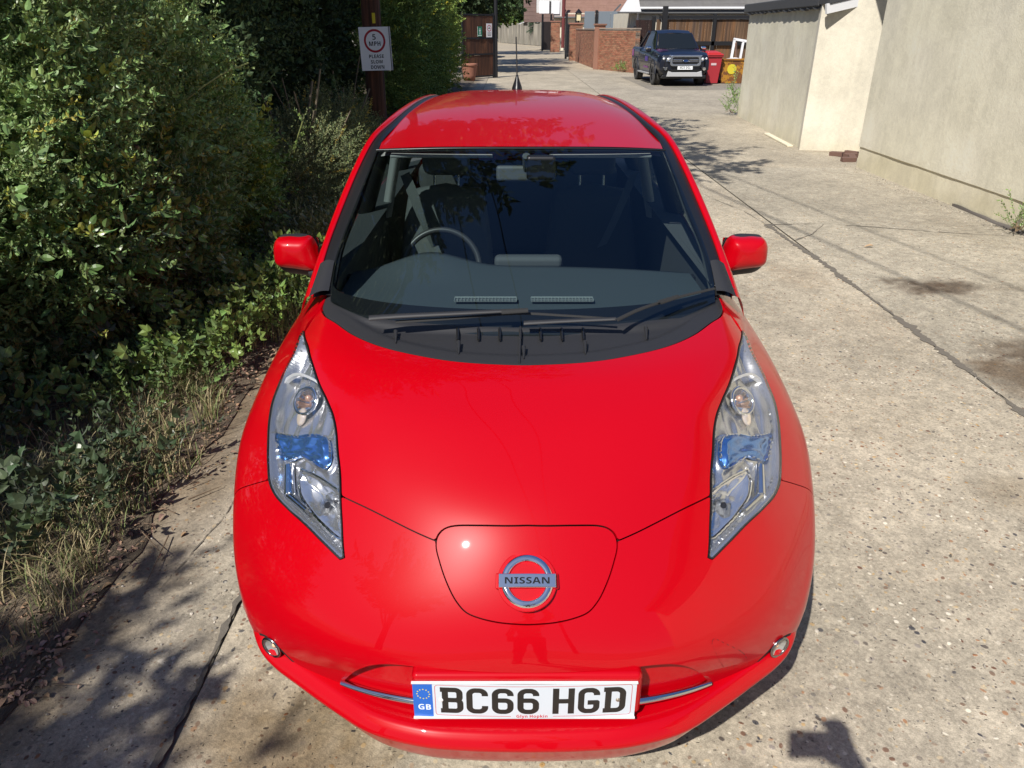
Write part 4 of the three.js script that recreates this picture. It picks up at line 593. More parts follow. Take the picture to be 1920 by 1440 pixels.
// open timber gate on the left
{ const G = thing('timber_gate', 'tall brown boarded gate leaf standing open, two notices fixed on it', 'gate', [-1.95, 0, -31.8], Math.atan2(-1.4, 1.2) * -1);
  const W = Math.hypot(1.2, 1.4); for (const [y0, y1, s] of [[0.12, 0.88, 1], [0.94, 1.47, 2], [1.53, 2.3, 3]]) boards(G, 9, 0.05, W - 0.06, y0, y1, 0, gateBrown, s);
  for (const y of [0.09, 0.91, 1.5, 2.34]) mesh('rail', box(W, 0.06, 0.05, W / 2, y, 0.0), blackSteel, G); for (const x of [0.02, W - 0.02]) mesh('stile', box(0.06, 2.4, 0.06, x, 1.2, 0.0), blackSteel, G);
  mesh('gate_post', rod([W + 0.14, 0, 0], [W + 0.14, 2.9, 0], 0.07, 0.07, 12), blackSteel, G);
  const notice = (x, y, w, h, draw) => { const s = mesh('notice', plain(new THREE.BoxGeometry(w, h, 0.008)), std(0.75, 0.75, 0.73, 0.6), G); s.position.set(x, y, 0.045); const f = mesh('notice_face', plain(new THREE.PlaneGeometry(w, h)), new THREE.MeshStandardMaterial({ map: canvasTex(128, Math.round(128 * h / w), draw), roughness: 0.5, side: THREE.DoubleSide }), s); f.position.z = 0.0065; };
  notice(W * 0.53, 1.74, 0.26, 0.36, (g, w, h) => { g.fillStyle = '#1f7a5c'; g.fillRect(0, 0, w, h); g.fillStyle = '#dfece6'; g.beginPath(); g.arc(66, 40, 12, 0, 7); g.fill(); g.fillRect(52, 54, 26, 44); g.fillRect(36, 60, 58, 12); g.fillRect(46, 96, 12, 44); g.fillRect(74, 96, 12, 44); g.fillRect(14, 152, 100, 12); });
  notice(W * 0.83, 1.78, 0.33, 0.5, (g, w, h) => { g.fillStyle = '#e9e6e6'; g.fillRect(0, 0, w, h); g.strokeStyle = '#b02234'; g.lineWidth = 10; g.beginPath(); g.arc(64, 66, 42, 0, 7); g.stroke(); g.fillStyle = '#403a3c'; g.fillRect(40, 62, 48, 12); g.fillRect(58, 40, 12, 30); for (let i = 0; i < 3; i++) g.fillRect(24, 128 + i * 18, 80, 8); }); }
{ const p = thing('plant_pot', 'large terracotta pot standing at the foot of the open gate', 'plant pot', [-1.66, 0, -31.2]); mesh('pot', plain(new THREE.LatheGeometry([[0.0, 0.0], [0.2, 0], [0.25, 0.2], [0.29, 0.5], [0.3, 0.54], [0.325, 0.55], [0.325, 0.62], [0.29, 0.625], [0.27, 0.56], [0, 0.54]].map((q) => new THREE.Vector2(...q)), 28)), wallMat(0.3, 0.13, 0.085), p); mesh('soil', plain(new THREE.CylinderGeometry(0.28, 0.28, 0.02, 20).translate(0, 0.57, 0)), std(0.05, 0.035, 0.025), p); }
tag(mesh('marker_post', box(0.1, 2.45, 0.08, -1.98, 1.225, -25.2, 0.01), std(0.72, 0.73, 0.75, 0.6)), 'slim white post sticking out of the sunlit hedge before the gate', 'post');

// bricks laid course by course on a run of wall (local x along the wall); joined because each is under 10 pixels
const brickMats = new THREE.MeshStandardMaterial({ color: 0xffffff, map: renderTex.map, roughness: 0.9 });
function brickRun(parent, L, H, T, seed, x0 = 0, z0 = 0) {
  const r = rng(seed), bw = 0.215, bh = 0.065, m = 0.011, rows = Math.floor(H / (bh + m)), list = [];
  for (let j = 0; j < rows; j++) for (let x = (j % 2 ? -bw / 2 : 0); x < L; x += bw + m) { const a = Math.max(0, x), b = Math.min(L, x + bw); if (b - a > 0.03) list.push([(a + b) / 2, j * (bh + m) + bh / 2 + m, b - a]); }
  const I = new THREE.InstancedMesh(plain(new THREE.BoxGeometry(1, bh, T + 0.016)), brickMats, list.length), M = new THREE.Matrix4(), c = new THREE.Color(); I.name = 'bricks'; I.userData.kind = 'stuff'; I.castShadow = I.receiveShadow = true;
  list.forEach(([x, y, w], i) => { M.makeScale(w, 1, 1).setPosition(x0 + x, y, z0 + (r() - 0.5) * 0.006); I.setMatrixAt(i, M); const t = 0.7 + r() * 0.5, q = r(); c.setRGB(0.33 * t, (0.125 + 0.05 * q) * t, (0.075 + 0.03 * q) * t); I.setColorAt(i, c); });
  parent.add(I); mesh('mortar', box(L, H, T, x0 + L / 2, H / 2, z0), std(0.3, 0.25, 0.2, 0.95), parent);
}
const between = (a, b) => { const dx = b[0] - a[0], dz = -(b[1] - a[1]); return [Math.hypot(dx, dz), Math.atan2(-dz, dx)]; };
{ const A = [4.32, 40.4], B = [5.68, 36.85], [L, t] = between(A, B); const W = thing('brick_wall', 'red brick garden wall with flat coping to the left of the dark pickup', 'wall', [A[0], 0, -A[1]], t); brickRun(W, L, 1.8, 0.22, 3); mesh('coping', box(L + 0.06, 0.06, 0.3, L / 2, 1.84, 0, 0.01), std(0.3, 0.24, 0.19, 0.95), W); mesh('end_pier', box(0.4, 1.98, 0.4, 0.05, 0.99, 0, 0.01), wallMat(0.34, 0.17, 0.12), W); mesh('pier_cap', box(0.5, 0.08, 0.5, 0.05, 2.02, 0, 0.015), std(0.25, 0.13, 0.09, 0.9), W); }
{ const A = [4.05, 50.2], B = [4.3, 40.7], [L, t] = between(A, B); const W = thing('brick_wall', 'weathered brown wall between the tall brick pier and the red brick wall', 'wall', [A[0], 0, -A[1]], t); brickRun(W, L, 1.78, 0.22, 4); mesh('coping', box(L, 0.06, 0.3, L / 2, 1.82, 0, 0.01), std(0.27, 0.2, 0.15, 0.95), W); }
const mkPier = (x, d, w, h, label, seed) => { const P = thing('brick_pier', label, 'gate pier', [x, 0, -d]); brickRun(P, w, h, w, seed, -w / 2); mesh('cap', box(w + 0.14, 0.09, w + 0.14, 0, h + 0.045, 0, 0.015), std(0.3, 0.14, 0.1, 0.9), P); return P; };
mkPier(4.02, 51.5, 0.78, 2.08, 'tall red brick pier with stepped cap and lantern on top', 6);
mkPier(3.72, 70.5, 0.78, 2.35, 'narrow far brick pier beyond the dark gates', 7);
{ const l = thing('lantern', 'black post lantern standing on the tall brick pier', 'lantern', [4.15, 2.17, -51.5]); mesh('glass_box', box(0.3, 0.42, 0.3, 0, 0.33, 0), std(0.75, 0.68, 0.42, 0.3), l); mesh('roof', plain(new THREE.ConeGeometry(0.32, 0.26, 4).rotateY(Math.PI / 4).translate(0, 0.67, 0)), blackSteel, l); mesh('stem', rod([0, 0, 0], [0, 0.14, 0], 0.05), blackSteel, l); for (const [x, z] of [[-1, -1], [1, -1], [1, 1], [-1, 1]]) mesh('corner_bar', box(0.035, 0.44, 0.035, x * 0.15, 0.33, z * 0.15), blackSteel, l); }
{ const g = thing('steel_gate', 'dark steel gate leaf folded open beside the tall brick pier', 'gate', [3.62, 0, -54.5], 1.25); boards(g, 8, 0, 2.6, 0.1, 2.05, 0, [std(0.02, 0.016, 0.014, 0.7)], 8, 'board', 0.03); for (const x of [0, 2.6]) mesh('stile', box(0.14, 2.75, 0.12, x, 1.37, 0), blackSteel, g); mesh('rail', box(2.6, 0.1, 0.08, 1.3, 2.1, 0), blackSteel, g); mesh('rail', box(2.6, 0.1, 0.08, 1.3, 0.3, 0), blackSteel, g); }
{ const g = thing('steel_gate', 'dark steel gate leaf farther off, left of the far brick pier', 'gate', [2.75, 0, -74], 0.5); boards(g, 4, 0, 0.9, 0.1, 2.4, 0, [std(0.03, 0.022, 0.02, 0.7)], 9, 'board', 0.03); for (const x of [0, 0.9]) mesh('stile', box(0.14, 3.0, 0.12, x, 1.5, 0), blackSteel, g); }

// pale fence at the far bend, shed behind
{ const A = [-1.9, 118], B = [3.98, 92], [L, t] = between(A, B), F = thing('pale_fence', 'pale weathered board fence across the far end of the lane', 'fence', [A[0], 0, -A[1]], t), ms = [wood(0.5, 0.47, 0.4), wood(0.42, 0.39, 0.33), wood(0.55, 0.51, 0.43)]; const n = 9; for (let i = 0; i < n; i++) boards(F, 6, i * L / n + 0.08, (i + 1) * L / n - 0.08, 0.05, 2.25 + 0.12 * Math.sin(i * 2.1), 0, ms, 30 + i); for (let i = 0; i <= n; i++) mesh('post', box(0.16, 2.5, 0.16, i * L / n, 1.25, 0.02), wood(0.48, 0.46, 0.4), F); }
{ const S = thing('garden_shed', 'small grey gabled shed roof showing above the pale fence', 'shed', [2.75, 0, -124]); mesh('wall', box(3.4, 2.4, 3, 0, 1.2, 0), wood(0.16, 0.14, 0.12), S); for (const s of [-1, 1]) mesh('roof', box(2.1, 0.12, 3.4, s * 0.95, 2.72, 0, 0, 0, 0, -s * 0.33), std(0.42, 0.42, 0.42, 0.8), S); mesh('bargeboard', merge([-1, 1].map((s) => box(2.1, 0.14, 0.06, s * 0.95, 2.7, 1.72, 0, 0, 0, -s * 0.33))), std(0.5, 0.5, 0.5, 0.7), S); const tri = new THREE.Shape([new THREE.Vector2(-1.7, 0), new THREE.Vector2(1.7, 0), new THREE.Vector2(0, 0.6)]); mesh('gable', plain(new THREE.ExtrudeGeometry(tri, { depth: 0.1, bevelEnabled: false }).translate(0, 2.4, 1.5)), wood(0.1, 0.085, 0.07), S); }
// timber screen fence behind the pickup
{ const F = thing('timber_fence', 'brown boarded fence with black posts and rails behind the dark pickup', 'fence', [5.9, 0, -37]); const ms = [wood(0.21, 0.115, 0.06), wood(0.17, 0.095, 0.055), wood(0.25, 0.15, 0.085), wood(0.16, 0.1, 0.07), wood(0.23, 0.115, 0.05)];
  for (const [a, b, s] of [[0.6, 0.8, 1], [1.05, 3.12, 2], [3.28, 6.2, 3], [6.35, 9, 4]]) { const n = Math.max(1, Math.round((b - a) / 0.145)); boards(F, n, a, b, 1.32, 2.22, 0, ms, 40 + s); boards(F, n, a, b, 0.05, 1.16, -0.01, ms, 50 + s); }
  for (const x of [0.94, 3.2, 6.27, 9.05]) mesh('post', box(0.14, 2.45, 0.14, x, 1.22, 0.05), blackSteel, F); mesh('post', box(0.22, 2.75, 0.22, 0.94, 1.37, 0.12), blackSteel, F);
  mesh('top_rail', box(8.4, 0.12, 0.1, 4.9, 2.3, 0.06), blackSteel, F); mesh('middle_rail', box(8.2, 0.17, 0.12, 5.0, 1.24, 0.06), blackSteel, F);
  mesh('brace', bar([6.9, 0.7, 0.12], [5.5, 0.15, 0.2], 0.1, 0.12), blackSteel, F); }
{ const G = thing('yard_gate', 'dark maroon yard gate between the brick wall and the timber fence', 'gate', [5.62, 0, -37.3]); boards(G, 6, 0, 0.72, 0.06, 2.2, 0, [wood(0.05, 0.018, 0.014), wood(0.04, 0.014, 0.012)], 60); mesh('post', box(0.16, 2.35, 0.16, 0.8, 1.17, 0.04), blackSteel, G); mesh('post', box(0.12, 1.95, 0.12, -0.03, 0.97, 0.04), blackSteel, G); }
{ const F = thing('metal_screen', 'tall blue grey sheet metal screen standing above the red brick wall', 'screen', [4.55, 0, -52.5]); F.scale.set(1.18, 1.08, 1); const mt = std(0.2, 0.235, 0.27, 0.55, 0.2); for (const [a, b] of [[0.05, 0.62], [0.78, 2.85]]) for (let i = 0, n = Math.max(1, Math.round((b - a) / 0.7)); i < n; i++) { const w = (b - a) / n; mesh('panel', box(w - 0.012, 2.62, 0.04, a + w * (i + 0.5), 1.31, 0, 0.006), mt, F); } mesh('post', box(0.14, 2.68, 0.12, 0.7, 1.34, 0.05), blackSteel, F); mesh('post', box(0.24, 2.5, 0.12, 2.98, 1.25, 0.05), blackSteel, F); mesh('brace', bar([0.85, 1.7, -0.2], [2.0, 3.0, -0.2], 0.06, 0.08), std(0.1, 0.11, 0.12), F); }
// bungalow behind the timber fence: cream wall, gutter, tiled roof
function tiledRoof(w, run, rise, courses, tw, mat) { const parts = []; for (let j = 0; j < courses; j++) { const y = rise * j / courses, z = -run * j / courses, s = Math.hypot(run, rise) / courses; const g = new THREE.BoxGeometry(w, 0.03, s * 1.15, Math.round(w / tw), 1, 1); g.rotateX(Math.atan2(rise, run) - 0.03); g.translate(0, y + rise / courses / 2, z - run / courses / 2); const p = g.attributes.position; for (let i = 0; i < p.count; i++) p.setY(i, p.getY(i) + 0.012 * Math.sin((p.getX(i) / tw + (j % 2) * 0.5) * Math.PI * 2)); g.computeVertexNormals(); parts.push(plain(g)); } return metreUV(merge(parts), 0.5); }
{ const H = thing('bungalow', 'cream bungalow with white gutter and grey tiled roof above the timber fence', 'house', [8.6, 0, -39]); mesh('wall', metreUV(box(7.6, 2.55, 0.3, 0.8, 1.27, 0), 0.4), creamRender, H); mesh('fascia', box(9.6, 0.18, 0.04, 1.6, 2.57, 0.42), std(0.11, 0.115, 0.12, 0.6), H); mesh('gutter', rod([-2.85, 2.7, 0.5], [6.4, 2.7, 0.5], 0.06, 0.06, 10), std(0.8, 0.8, 0.8, 0.4), H); mesh('soffit', box(9.6, 0.04, 0.5, 1.6, 2.52, 0.2), std(0.15, 0.15, 0.15), H);
  const rf = mesh('roof', tiledRoof(9.4, 3.6, 2.2, 16, 0.3, null), new THREE.MeshStandardMaterial({ color: lin(0.16, 0.155, 0.15), map: renderTex.map, roughness: 0.9, side: THREE.DoubleSide }), H); rf.position.set(1.6, 2.74, 0.5);
  const tri = new THREE.Shape([new THREE.Vector2(-0.45, 0), new THREE.Vector2(0.5, 0), new THREE.Vector2(0.28, 0.75), new THREE.Vector2(0.05, 0.75)]); mesh('gable_end', plain(new THREE.ExtrudeGeometry(tri, { depth: 0.5, bevelEnabled: false }).translate(-3.1, 2.55, 0.1)), std(0.8, 0.8, 0.8, 0.5), H); mesh('gable_soffit', box(1.15, 0.06, 0.7, -3.05, 2.52, 0.35), std(0.1, 0.1, 0.1), H); mesh('downpipe', rod([-2.72, 2.7, 0.5], [-2.72, 2.2, 0.35], 0.05, 0.05), std(0.8, 0.8, 0.8, 0.4), H);
  mesh('flank', metreUV(box(0.3, 2.55, 6, -2.9, 1.27, -3.1), 0.4), creamRender, H); }
{ const H = thing('tiled_house', 'far house with red brown tiled roof above the blue grey screen', 'house', [7.6, 0, -76]); H.scale.set(1.23, 1.08, 1.23); mesh('wall', metreUV(box(7, 2.9, 6, 0.5, 1.45, -3), 0.4), creamRender, H);
  const rf = mesh('roof', tiledRoof(7.2, 4.5, 3.2, 24, 0.33, null), new THREE.MeshStandardMaterial({ color: lin(0.26, 0.15, 0.115), map: renderTex.map, roughness: 0.9, side: THREE.DoubleSide }), H); rf.position.set(0.5, 2.55, 0.35);
  const r2 = mesh('roof', tiledRoof(2.2, 3, 2.2, 14, 0.33, null), new THREE.MeshStandardMaterial({ color: lin(0.14, 0.09, 0.075), map: renderTex.map, roughness: 0.9, side: THREE.DoubleSide }), H); r2.position.set(-4.2, 2.2, 1.2);
  const w = mesh('window', box(1.5, 0.95, 0.08, -3.4, 3.3, 0.3), std(0.85, 0.86, 0.88, 0.4), H); mesh('mullion', box(0.14, 0.95, 0.1, -3.35, 3.3, 0.32), std(0.05, 0.05, 0.05), w); mesh('dormer_wall', box(1.9, 1.3, 0.5, -3.4, 3.3, 0.0), std(0.6, 0.6, 0.58, 0.7), H); mesh('downpipe', rod([-2.35, 0.2, 0.4], [-2.35, 4.2, 0.4], 0.13), std(0.14, 0.03, 0.03), H); mesh('gutter', rod([-3.1, 2.55, 0.45], [4.1, 2.55, 0.45], 0.07), std(0.12, 0.12, 0.12), H); }

// grit: crumbs of mortar, pebbles and dry bits along the wall foot and over the lane
{ const r = rng(404), n = 1500, g = new THREE.IcosahedronGeometry(1, 0), I = new THREE.InstancedMesh(plain(g), std(1, 1, 1, 0.9), n), M = new THREE.Matrix4(), q = new THREE.Quaternion(), c = new THREE.Color(); for (let i = 0; i < n; i++) { const wall = r() < 0.55, d = wall ? 3 + 8.5 * r() : 0.9 + 9 * r() ** 1.5, x = wall ? 5.05 - 0.16 * r() ** 2.5 - 0.05 * r() : r() < 0.6 ? 1.0 + 4 * r() : -1.45 + 0.5 * r(), s = 0.0025 + 0.006 * r() ** 3; q.setFromEuler(new THREE.Euler(r() * 6, r() * 6, r() * 6)); M.compose(V3(x, s * 0.4, -d), q, V3(s * (0.7 + r()), s * 0.6, s)); I.setMatrixAt(i, M); const t = 0.1 + 0.5 * r(); c.setRGB(t, t * 0.9, t * 0.75); I.setColorAt(i, c); } I.name = 'grit'; I.userData.kind = 'stuff'; I.castShadow = I.receiveShadow = true; scene.add(tag(I, 'loose grit and crumbs along the wall foot and on the concrete', 'grit')); }
// ---------------------------------------------------------------- telegraph pole, sign, cables
const poleMat = (() => { const A = lattice(36, 71), B = lattice(120, 72), C = lattice(8, 73); const m = texture(512, (x, y) => { const k = A(x, y * 0.08), q = B(x, y * 0.05), v = 0.4 + 0.5 * k + 0.25 * (q - 0.5) + 0.3 * (C(x, y * 0.3) - 0.5); return [v, v * 0.86, v * 0.76]; }), b = texture(512, (x, y) => 0.6 * A(x, y * 0.08) + 0.4 * B(x, y * 0.05), false); return new THREE.MeshStandardMaterial({ color: lin(0.19, 0.1, 0.065), map: m, bumpMap: b, bumpScale: 0.02, roughness: 0.85, side: THREE.DoubleSide }); })();
function pole(label, x, d, lean) { const P = thing('telegraph_pole', label, 'telegraph pole', [x, 0, -d]); const g = new THREE.CylinderGeometry(0.14, 0.185, 8.2, 28, 30); g.translate(0, 4.05, 0); const p = g.attributes.position; for (let i = 0; i < p.count; i++) { const y = p.getY(i); p.setX(i, p.getX(i) * (1 + 0.03 * noise(y, p.getZ(i) * 9)) + lean * y); } const uv = g.attributes.uv; for (let i = 0; i < uv.count; i++) uv.setXY(i, uv.getX(i), uv.getY(i) * 3); g.computeVertexNormals(); mesh('shaft', plain(g), poleMat, P); mesh('cross_arm', box(0.9, 0.1, 0.09, 0, 7.75, 0.16), poleMat, P); for (const e of [-0.35, 0.35]) mesh('insulator', plain(new THREE.LatheGeometry([[0.0, 0.14], [0.03, 0.13], [0.045, 0.06], [0.03, 0.04], [0.05, 0.0]].map((q) => new THREE.Vector2(...q)), 14).translate(e, 7.8, 0.16)), std(0.7, 0.7, 0.68, 0.2), P); return P; }
{ const P = pole('dark brown telegraph pole carrying the speed notice, in the hedge', -2.62, 15.2, 0.012);
  mesh('number_tag', box(0.055, 0.17, 0.012, 0.1, 2.02, 0.19), std(0.75, 0.6, 0.03, 0.5), P);
  pole('second telegraph pole standing behind the photographer', 3.6, -14.5, -0.01); }
{ const S = thing('speed_notice', 'white boxed notice reading 5 MPH PLEASE SLOW DOWN on the pole', 'sign', [-2.52, 1.51, -14.95], 0.02); S.rotation.z = 0.02;
  mesh('sign_box', box(0.545, 0.735, 0.09, 0, 0, 0, 0.008), std(0.5, 0.5, 0.51, 0.6), S); mesh('side_plate', box(0.012, 0.735, 0.12, 0.283, 0, -0.02), std(0.3, 0.3, 0.32, 0.6), S);
  const t = canvasTex(512, 690, (g, W, H) => { g.fillStyle = '#fbfcff'; g.fillRect(0, 0, W, H); g.strokeStyle = '#b0182c'; g.lineWidth = 34; g.beginPath(); g.arc(264, 218, 168, 0, 7); g.stroke(); g.fillStyle = '#15151c'; g.textAlign = 'center'; g.font = 'bold 122px sans-serif'; g.fillText('5', 258, 200); g.font = 'bold 96px sans-serif'; g.fillText('MPH', 262, 296, 226); g.font = 'bold 78px sans-serif'; g.fillText('PLEASE', 270, 490, 380); g.fillText('SLOW', 270, 576, 290); g.fillText('DOWN', 276, 662, 316); });
  const f = mesh('sign_face', plain(new THREE.PlaneGeometry(0.54, 0.73)), new THREE.MeshStandardMaterial({ map: t, roughness: 0.45, side: THREE.DoubleSide }), S); f.position.z = 0.048; }
for (const [e, lab] of [[-0.35, 'left of the two black overhead cables strung from the telegraph pole'], [0.35, 'right of the two black overhead cables strung from the telegraph pole']]) tag(mesh('overhead_cable', tube([[-2.62 + e, 7.9, -15.0], [-1.05 + e, 7.1, -7.5], [0.5 + e, 6.85, 0], [2.05 + e, 7.1, 7.5], [3.6 + e, 7.9, 14.5]], e < 0 ? 0.016 : 0.011, 60, 6), rubber), lab, 'cable');

// ---------------------------------------------------------------- the pickup
{ const T = thing('pickup_truck', 'dark navy pickup with pink stripes and plate M23 DGL by the fence', 'pickup truck', [6.03, 0, -28.05], 0.035);
  const navy = phys(0.006, 0.008, 0.017, 0.35, 0.0, { clearcoat: 0.45, clearcoatRoughness: 0.03 }), gl = phys(0.012, 0.015, 0.017, 0.04, 0, { specularIntensity: 0.6 }), pink = std(0.6, 0.14, 0.5, 0.5), purple = std(0.14, 0.06, 0.5, 0.5);
  // body: half sections along the length (z back), [z, half width at sill, half width at shoulder, shoulder height, top half width, top height]
  const secs = [[0.0, 0.55, 0.72, 0.78, 0.68, 0.93], [0.05, 0.72, 0.86, 0.8, 0.78, 1.03], [0.3, 0.82, 0.92, 0.86, 0.82, 1.1], [0.8, 0.86, 0.93, 0.9, 0.82, 1.15], [1.3, 0.88, 0.93, 0.93, 0.8, 1.18], [1.45, 0.9, 0.93, 0.98, 0.8, 1.2], [3.4, 0.9, 0.93, 1.05, 0.8, 1.2], [3.6, 0.9, 0.93, 1.1, 0.86, 1.22], [5.2, 0.88, 0.92, 1.1, 0.86, 1.22], [5.3, 0.8, 0.86, 1.05, 0.8, 1.15]];
  const sec = (t) => { const f = t * (secs.length - 1), i = Math.min(secs.length - 2, Math.floor(f)); return secs[i].map((a, k) => lerp(a, secs[i + 1][k], f - i)); };
  const hull = gridGeo(72, 36, (a, b) => { const [z, w0, w1, hs, w2, ht] = sec(a), s = b < 0.5 ? -1 : 1, q = Math.abs(b - 0.5) * 2, P = [[0, ht + 0.02], [w2 * 0.7, ht], [w2, ht - 0.03], [w1, hs], [w1 + 0.005, hs - 0.25], [w0, 0.42], [w0 - 0.06, 0.34]], k = q * (P.length - 1), i = Math.min(P.length - 2, Math.floor(k)), g = k - i; return V3(s * lerp(P[i][0], P[i + 1][0], g), lerp(P[i][1], P[i + 1][1], g), -z); });
  mesh('body', hull, navy, T);
  mesh('front_panel', gridGeo(16, 8, (a, b) => V3(lerp(-0.7, 0.7, a), lerp(0.42, 0.95, b), 0.02 - 0.06 * (2 * a - 1) ** 2)), navy, T);
  const cab = [[1.28, 1.19, 0.76], [1.95, 1.68, 0.62], [2.3, 1.78, 0.6], [3.1, 1.79, 0.59], [3.35, 1.72, 0.6], [3.6, 1.2, 0.72]];
  const cabPt = (t, s) => { const f = t * (cab.length - 1), i = Math.min(cab.length - 2, Math.floor(f)), g = f - i; return [lerp(cab[i][0], cab[i + 1][0], g), lerp(cab[i][1], cab[i + 1][1], g), s * lerp(cab[i][2], cab[i + 1][2], g)]; };
  mesh('cab_roof', gridGeo(30, 12, (a, b) => { const [z, y, w] = cabPt(lerp(0.2, 0.82, a), 1), x = lerp(-1, 1, b); return V3(x * w, y + 0.025 - 0.03 * x * x, -z); }), navy, T);
  mesh('windscreen', gridGeo(8, 10, (a, b) => { const [z, y, w] = cabPt(lerp(0, 0.2, a), 1), x = lerp(-1, 1, b); return V3(x * w * 0.95, y + 0.01, -z + 0.06 * (1 - x * x)); }), gl, T);
  for (const s of [-1, 1]) {
    mesh('a_pillar', rod([s * 0.76, 1.18, -1.3], [s * 0.62, 1.69, -1.97], 0.035, 0.03), navy, T);
    mesh('side_window', gridGeo(24, 8, (a, b) => { const [z, y, w] = cabPt(lerp(0.04, 0.97, a), 1); return V3(s * lerp(w + 0.01, 0.81, b), lerp(y - 0.02, 1.14, b), -z); }), gl, T);
    mesh('sports_bar', rod([s * 0.72, 1.22, -4.5], [s * 0.62, 1.74, -3.5], 0.05, 0.05), navy, T);
    for (const z of [0.95, 4.17]) { const W = new THREE.Group(); W.name = 'wheel'; T.add(W); W.position.set(s * 0.8, 0.385, -z); W.rotation.y = s * Math.PI / 2; const ty = new THREE.LatheGeometry([[0.22, -0.13], [0.34, -0.135], [0.375, -0.115], [0.385, -0.09], [0.385, 0.09], [0.375, 0.115], [0.34, 0.135], [0.22, 0.13]].map((q) => new THREE.Vector2(...q)), 36); ty.rotateX(Math.PI / 2); mesh('tyre', plain(ty), std(0.06, 0.058, 0.055, 0.9), W); mesh('rim', merge([plain(new THREE.CylinderGeometry(0.23, 0.23, 0.16, 24).rotateX(Math.PI / 2)), ...[0, 1, 2, 3, 4, 5].map((i) => bar([0, 0, 0.09], [0.2 * Math.cos(i * 1.047), 0.2 * Math.sin(i * 1.047), 0.1], 0.05, 0.03))]), std(0.05, 0.05, 0.055, 0.35, 0.6), W); const ar = new THREE.TorusGeometry(0.455, 0.035, 8, 24, Math.PI); mesh('arch', plain(ar.translate(0, 0, 0.115)), std(0.01, 0.012, 0.02, 0.5), W); mesh('arch_void', plain(new THREE.CircleGeometry(0.45, 28).translate(0, 0.02, 0.1)), voidBlack, W); }
    const h = mesh('headlight', gridGeo(14, 6, (a, b) => V3(s * lerp(0.46, 0.88, a), lerp(0.8, 0.96, b) + 0.04 * a, 0.045 - 0.34 * a ** 2.2 - 0.05 * b)), std(0.55, 0.58, 0.6, 0.12, 0.9), T); mesh('lamp_bulb', plain(new THREE.SphereGeometry(0.055, 12, 8).translate(s * 0.6, 0.885, 0.03)), std(0.9, 0.9, 0.9, 0.15, 0.5), h); mesh('lamp_bulb', plain(new THREE.SphereGeometry(0.05, 12, 8).translate(s * 0.74, 0.9, -0.05)), std(0.9, 0.9, 0.9, 0.15, 0.5), h);
    mesh('fog_lamp', plain(new THREE.CylinderGeometry(0.055, 0.055, 0.04, 16).rotateX(Math.PI / 2).translate(s * 0.68, 0.58, 0.04)), chrome, T); mesh('fog_surround', box(0.2, 0.12, 0.06, s * 0.68, 0.58, 0.0, 0.03, 0, s * 0.3), satinBlack, T);
    const M = mesh('door_mirror', box(0.2, 0.2, 0.12, s * 1.0, 1.17, -1.55, 0.05), navy, T); mesh('mirror_cap', box(0.2, 0.1, 0.13, s * 1.0, 1.21, -1.53, 0.045), chrome, M);
    for (let i = 0; i < 3; i++) mesh('stripe', gridGeo(10, 2, (a, b) => { const x = lerp(0.5, 0.84, a); return V3(s * x, 1.14 + 0.035 * (1 - i * 0.6) - 0.10 * Math.max(0, x - 0.7) * 2 + 0.012, -0.92 + 0.2 * i + 0.12 * (0.84 - x) - 0.06 * b); }), i < 2 || s < 0 ? pink : purple, T);
    mesh('side_step', box(0.12, 0.06, 1.7, s * 0.95, 0.36, -2.5, 0.02), std(0.3, 0.3, 0.3, 0.5), T); mesh('side_decal', box(0.004, 0.16, 0.5, s * 0.944, 0.84, -2.1), std(0.07, 0.035, 0.25, 0.5), T); mesh('side_decal', box(0.004, 0.06, 0.8, s * 0.932, 0.56, -2.2), std(0.2, 0.06, 0.2, 0.5), T); mesh('rear_decal', box(0.004, 0.24, 0.3, s * 0.938, 0.98, -4.9), std(0.3, 0.09, 0.24, 0.5), T); mesh('door_handle', box(0.02, 0.035, 0.17, s * 0.95, 0.98, -2.5, 0.008), chrome, T);
  }
  mesh('grille', box(0.98, 0.25, 0.06, 0, 0.84, 0.035, 0.05), satinBlack, T); const gs = new THREE.Shape(); const rr = (w, h, r, s) => { s.moveTo(-w + r, -h); s.lineTo(w - r, -h); s.quadraticCurveTo(w, -h, w, -h + r); s.lineTo(w, h - r); s.quadraticCurveTo(w, h, w - r, h); s.lineTo(-w + r, h); s.quadraticCurveTo(-w, h, -w, h - r); s.lineTo(-w, -h + r); s.quadraticCurveTo(-w, -h, -w + r, -h); return s; }; rr(0.53, 0.165, 0.1, gs); const hole = new THREE.Path(); rr(0.47, 0.12, 0.08, hole); gs.holes.push(hole); mesh('grille_frame', plain(new THREE.ExtrudeGeometry(gs, { depth: 0.04, bevelEnabled: true, bevelSize: 0.01, bevelThickness: 0.01, bevelSegments: 2 }).translate(0, 0.84, 0.04)), std(0.45, 0.47, 0.5, 0.25, 0.9), T);
  for (const s of [-1, 1]) { mesh('grille_bar', box(0.33, 0.035, 0.03, s * 0.28, 0.865, 0.075, 0.01), silver, T); mesh('grille_bar', box(0.33, 0.025, 0.03, s * 0.28, 0.81, 0.075, 0.01), std(0.3, 0.3, 0.32, 0.3, 0.8), T); }
  const ov = new THREE.CylinderGeometry(0.1, 0.1, 0.03, 28).rotateX(Math.PI / 2); ov.scale(1, 0.42, 1); ov.translate(0, 0.842, 0.09); const bd = mesh('badge', plain(ov), std(0.02, 0.05, 0.16, 0.25, 0.3), T); const tg = new THREE.TorusGeometry(0.1, 0.008, 6, 32); tg.scale(1, 0.42, 1); mesh('badge_rim', plain(tg.translate(0, 0.842, 0.105)), silver, bd);
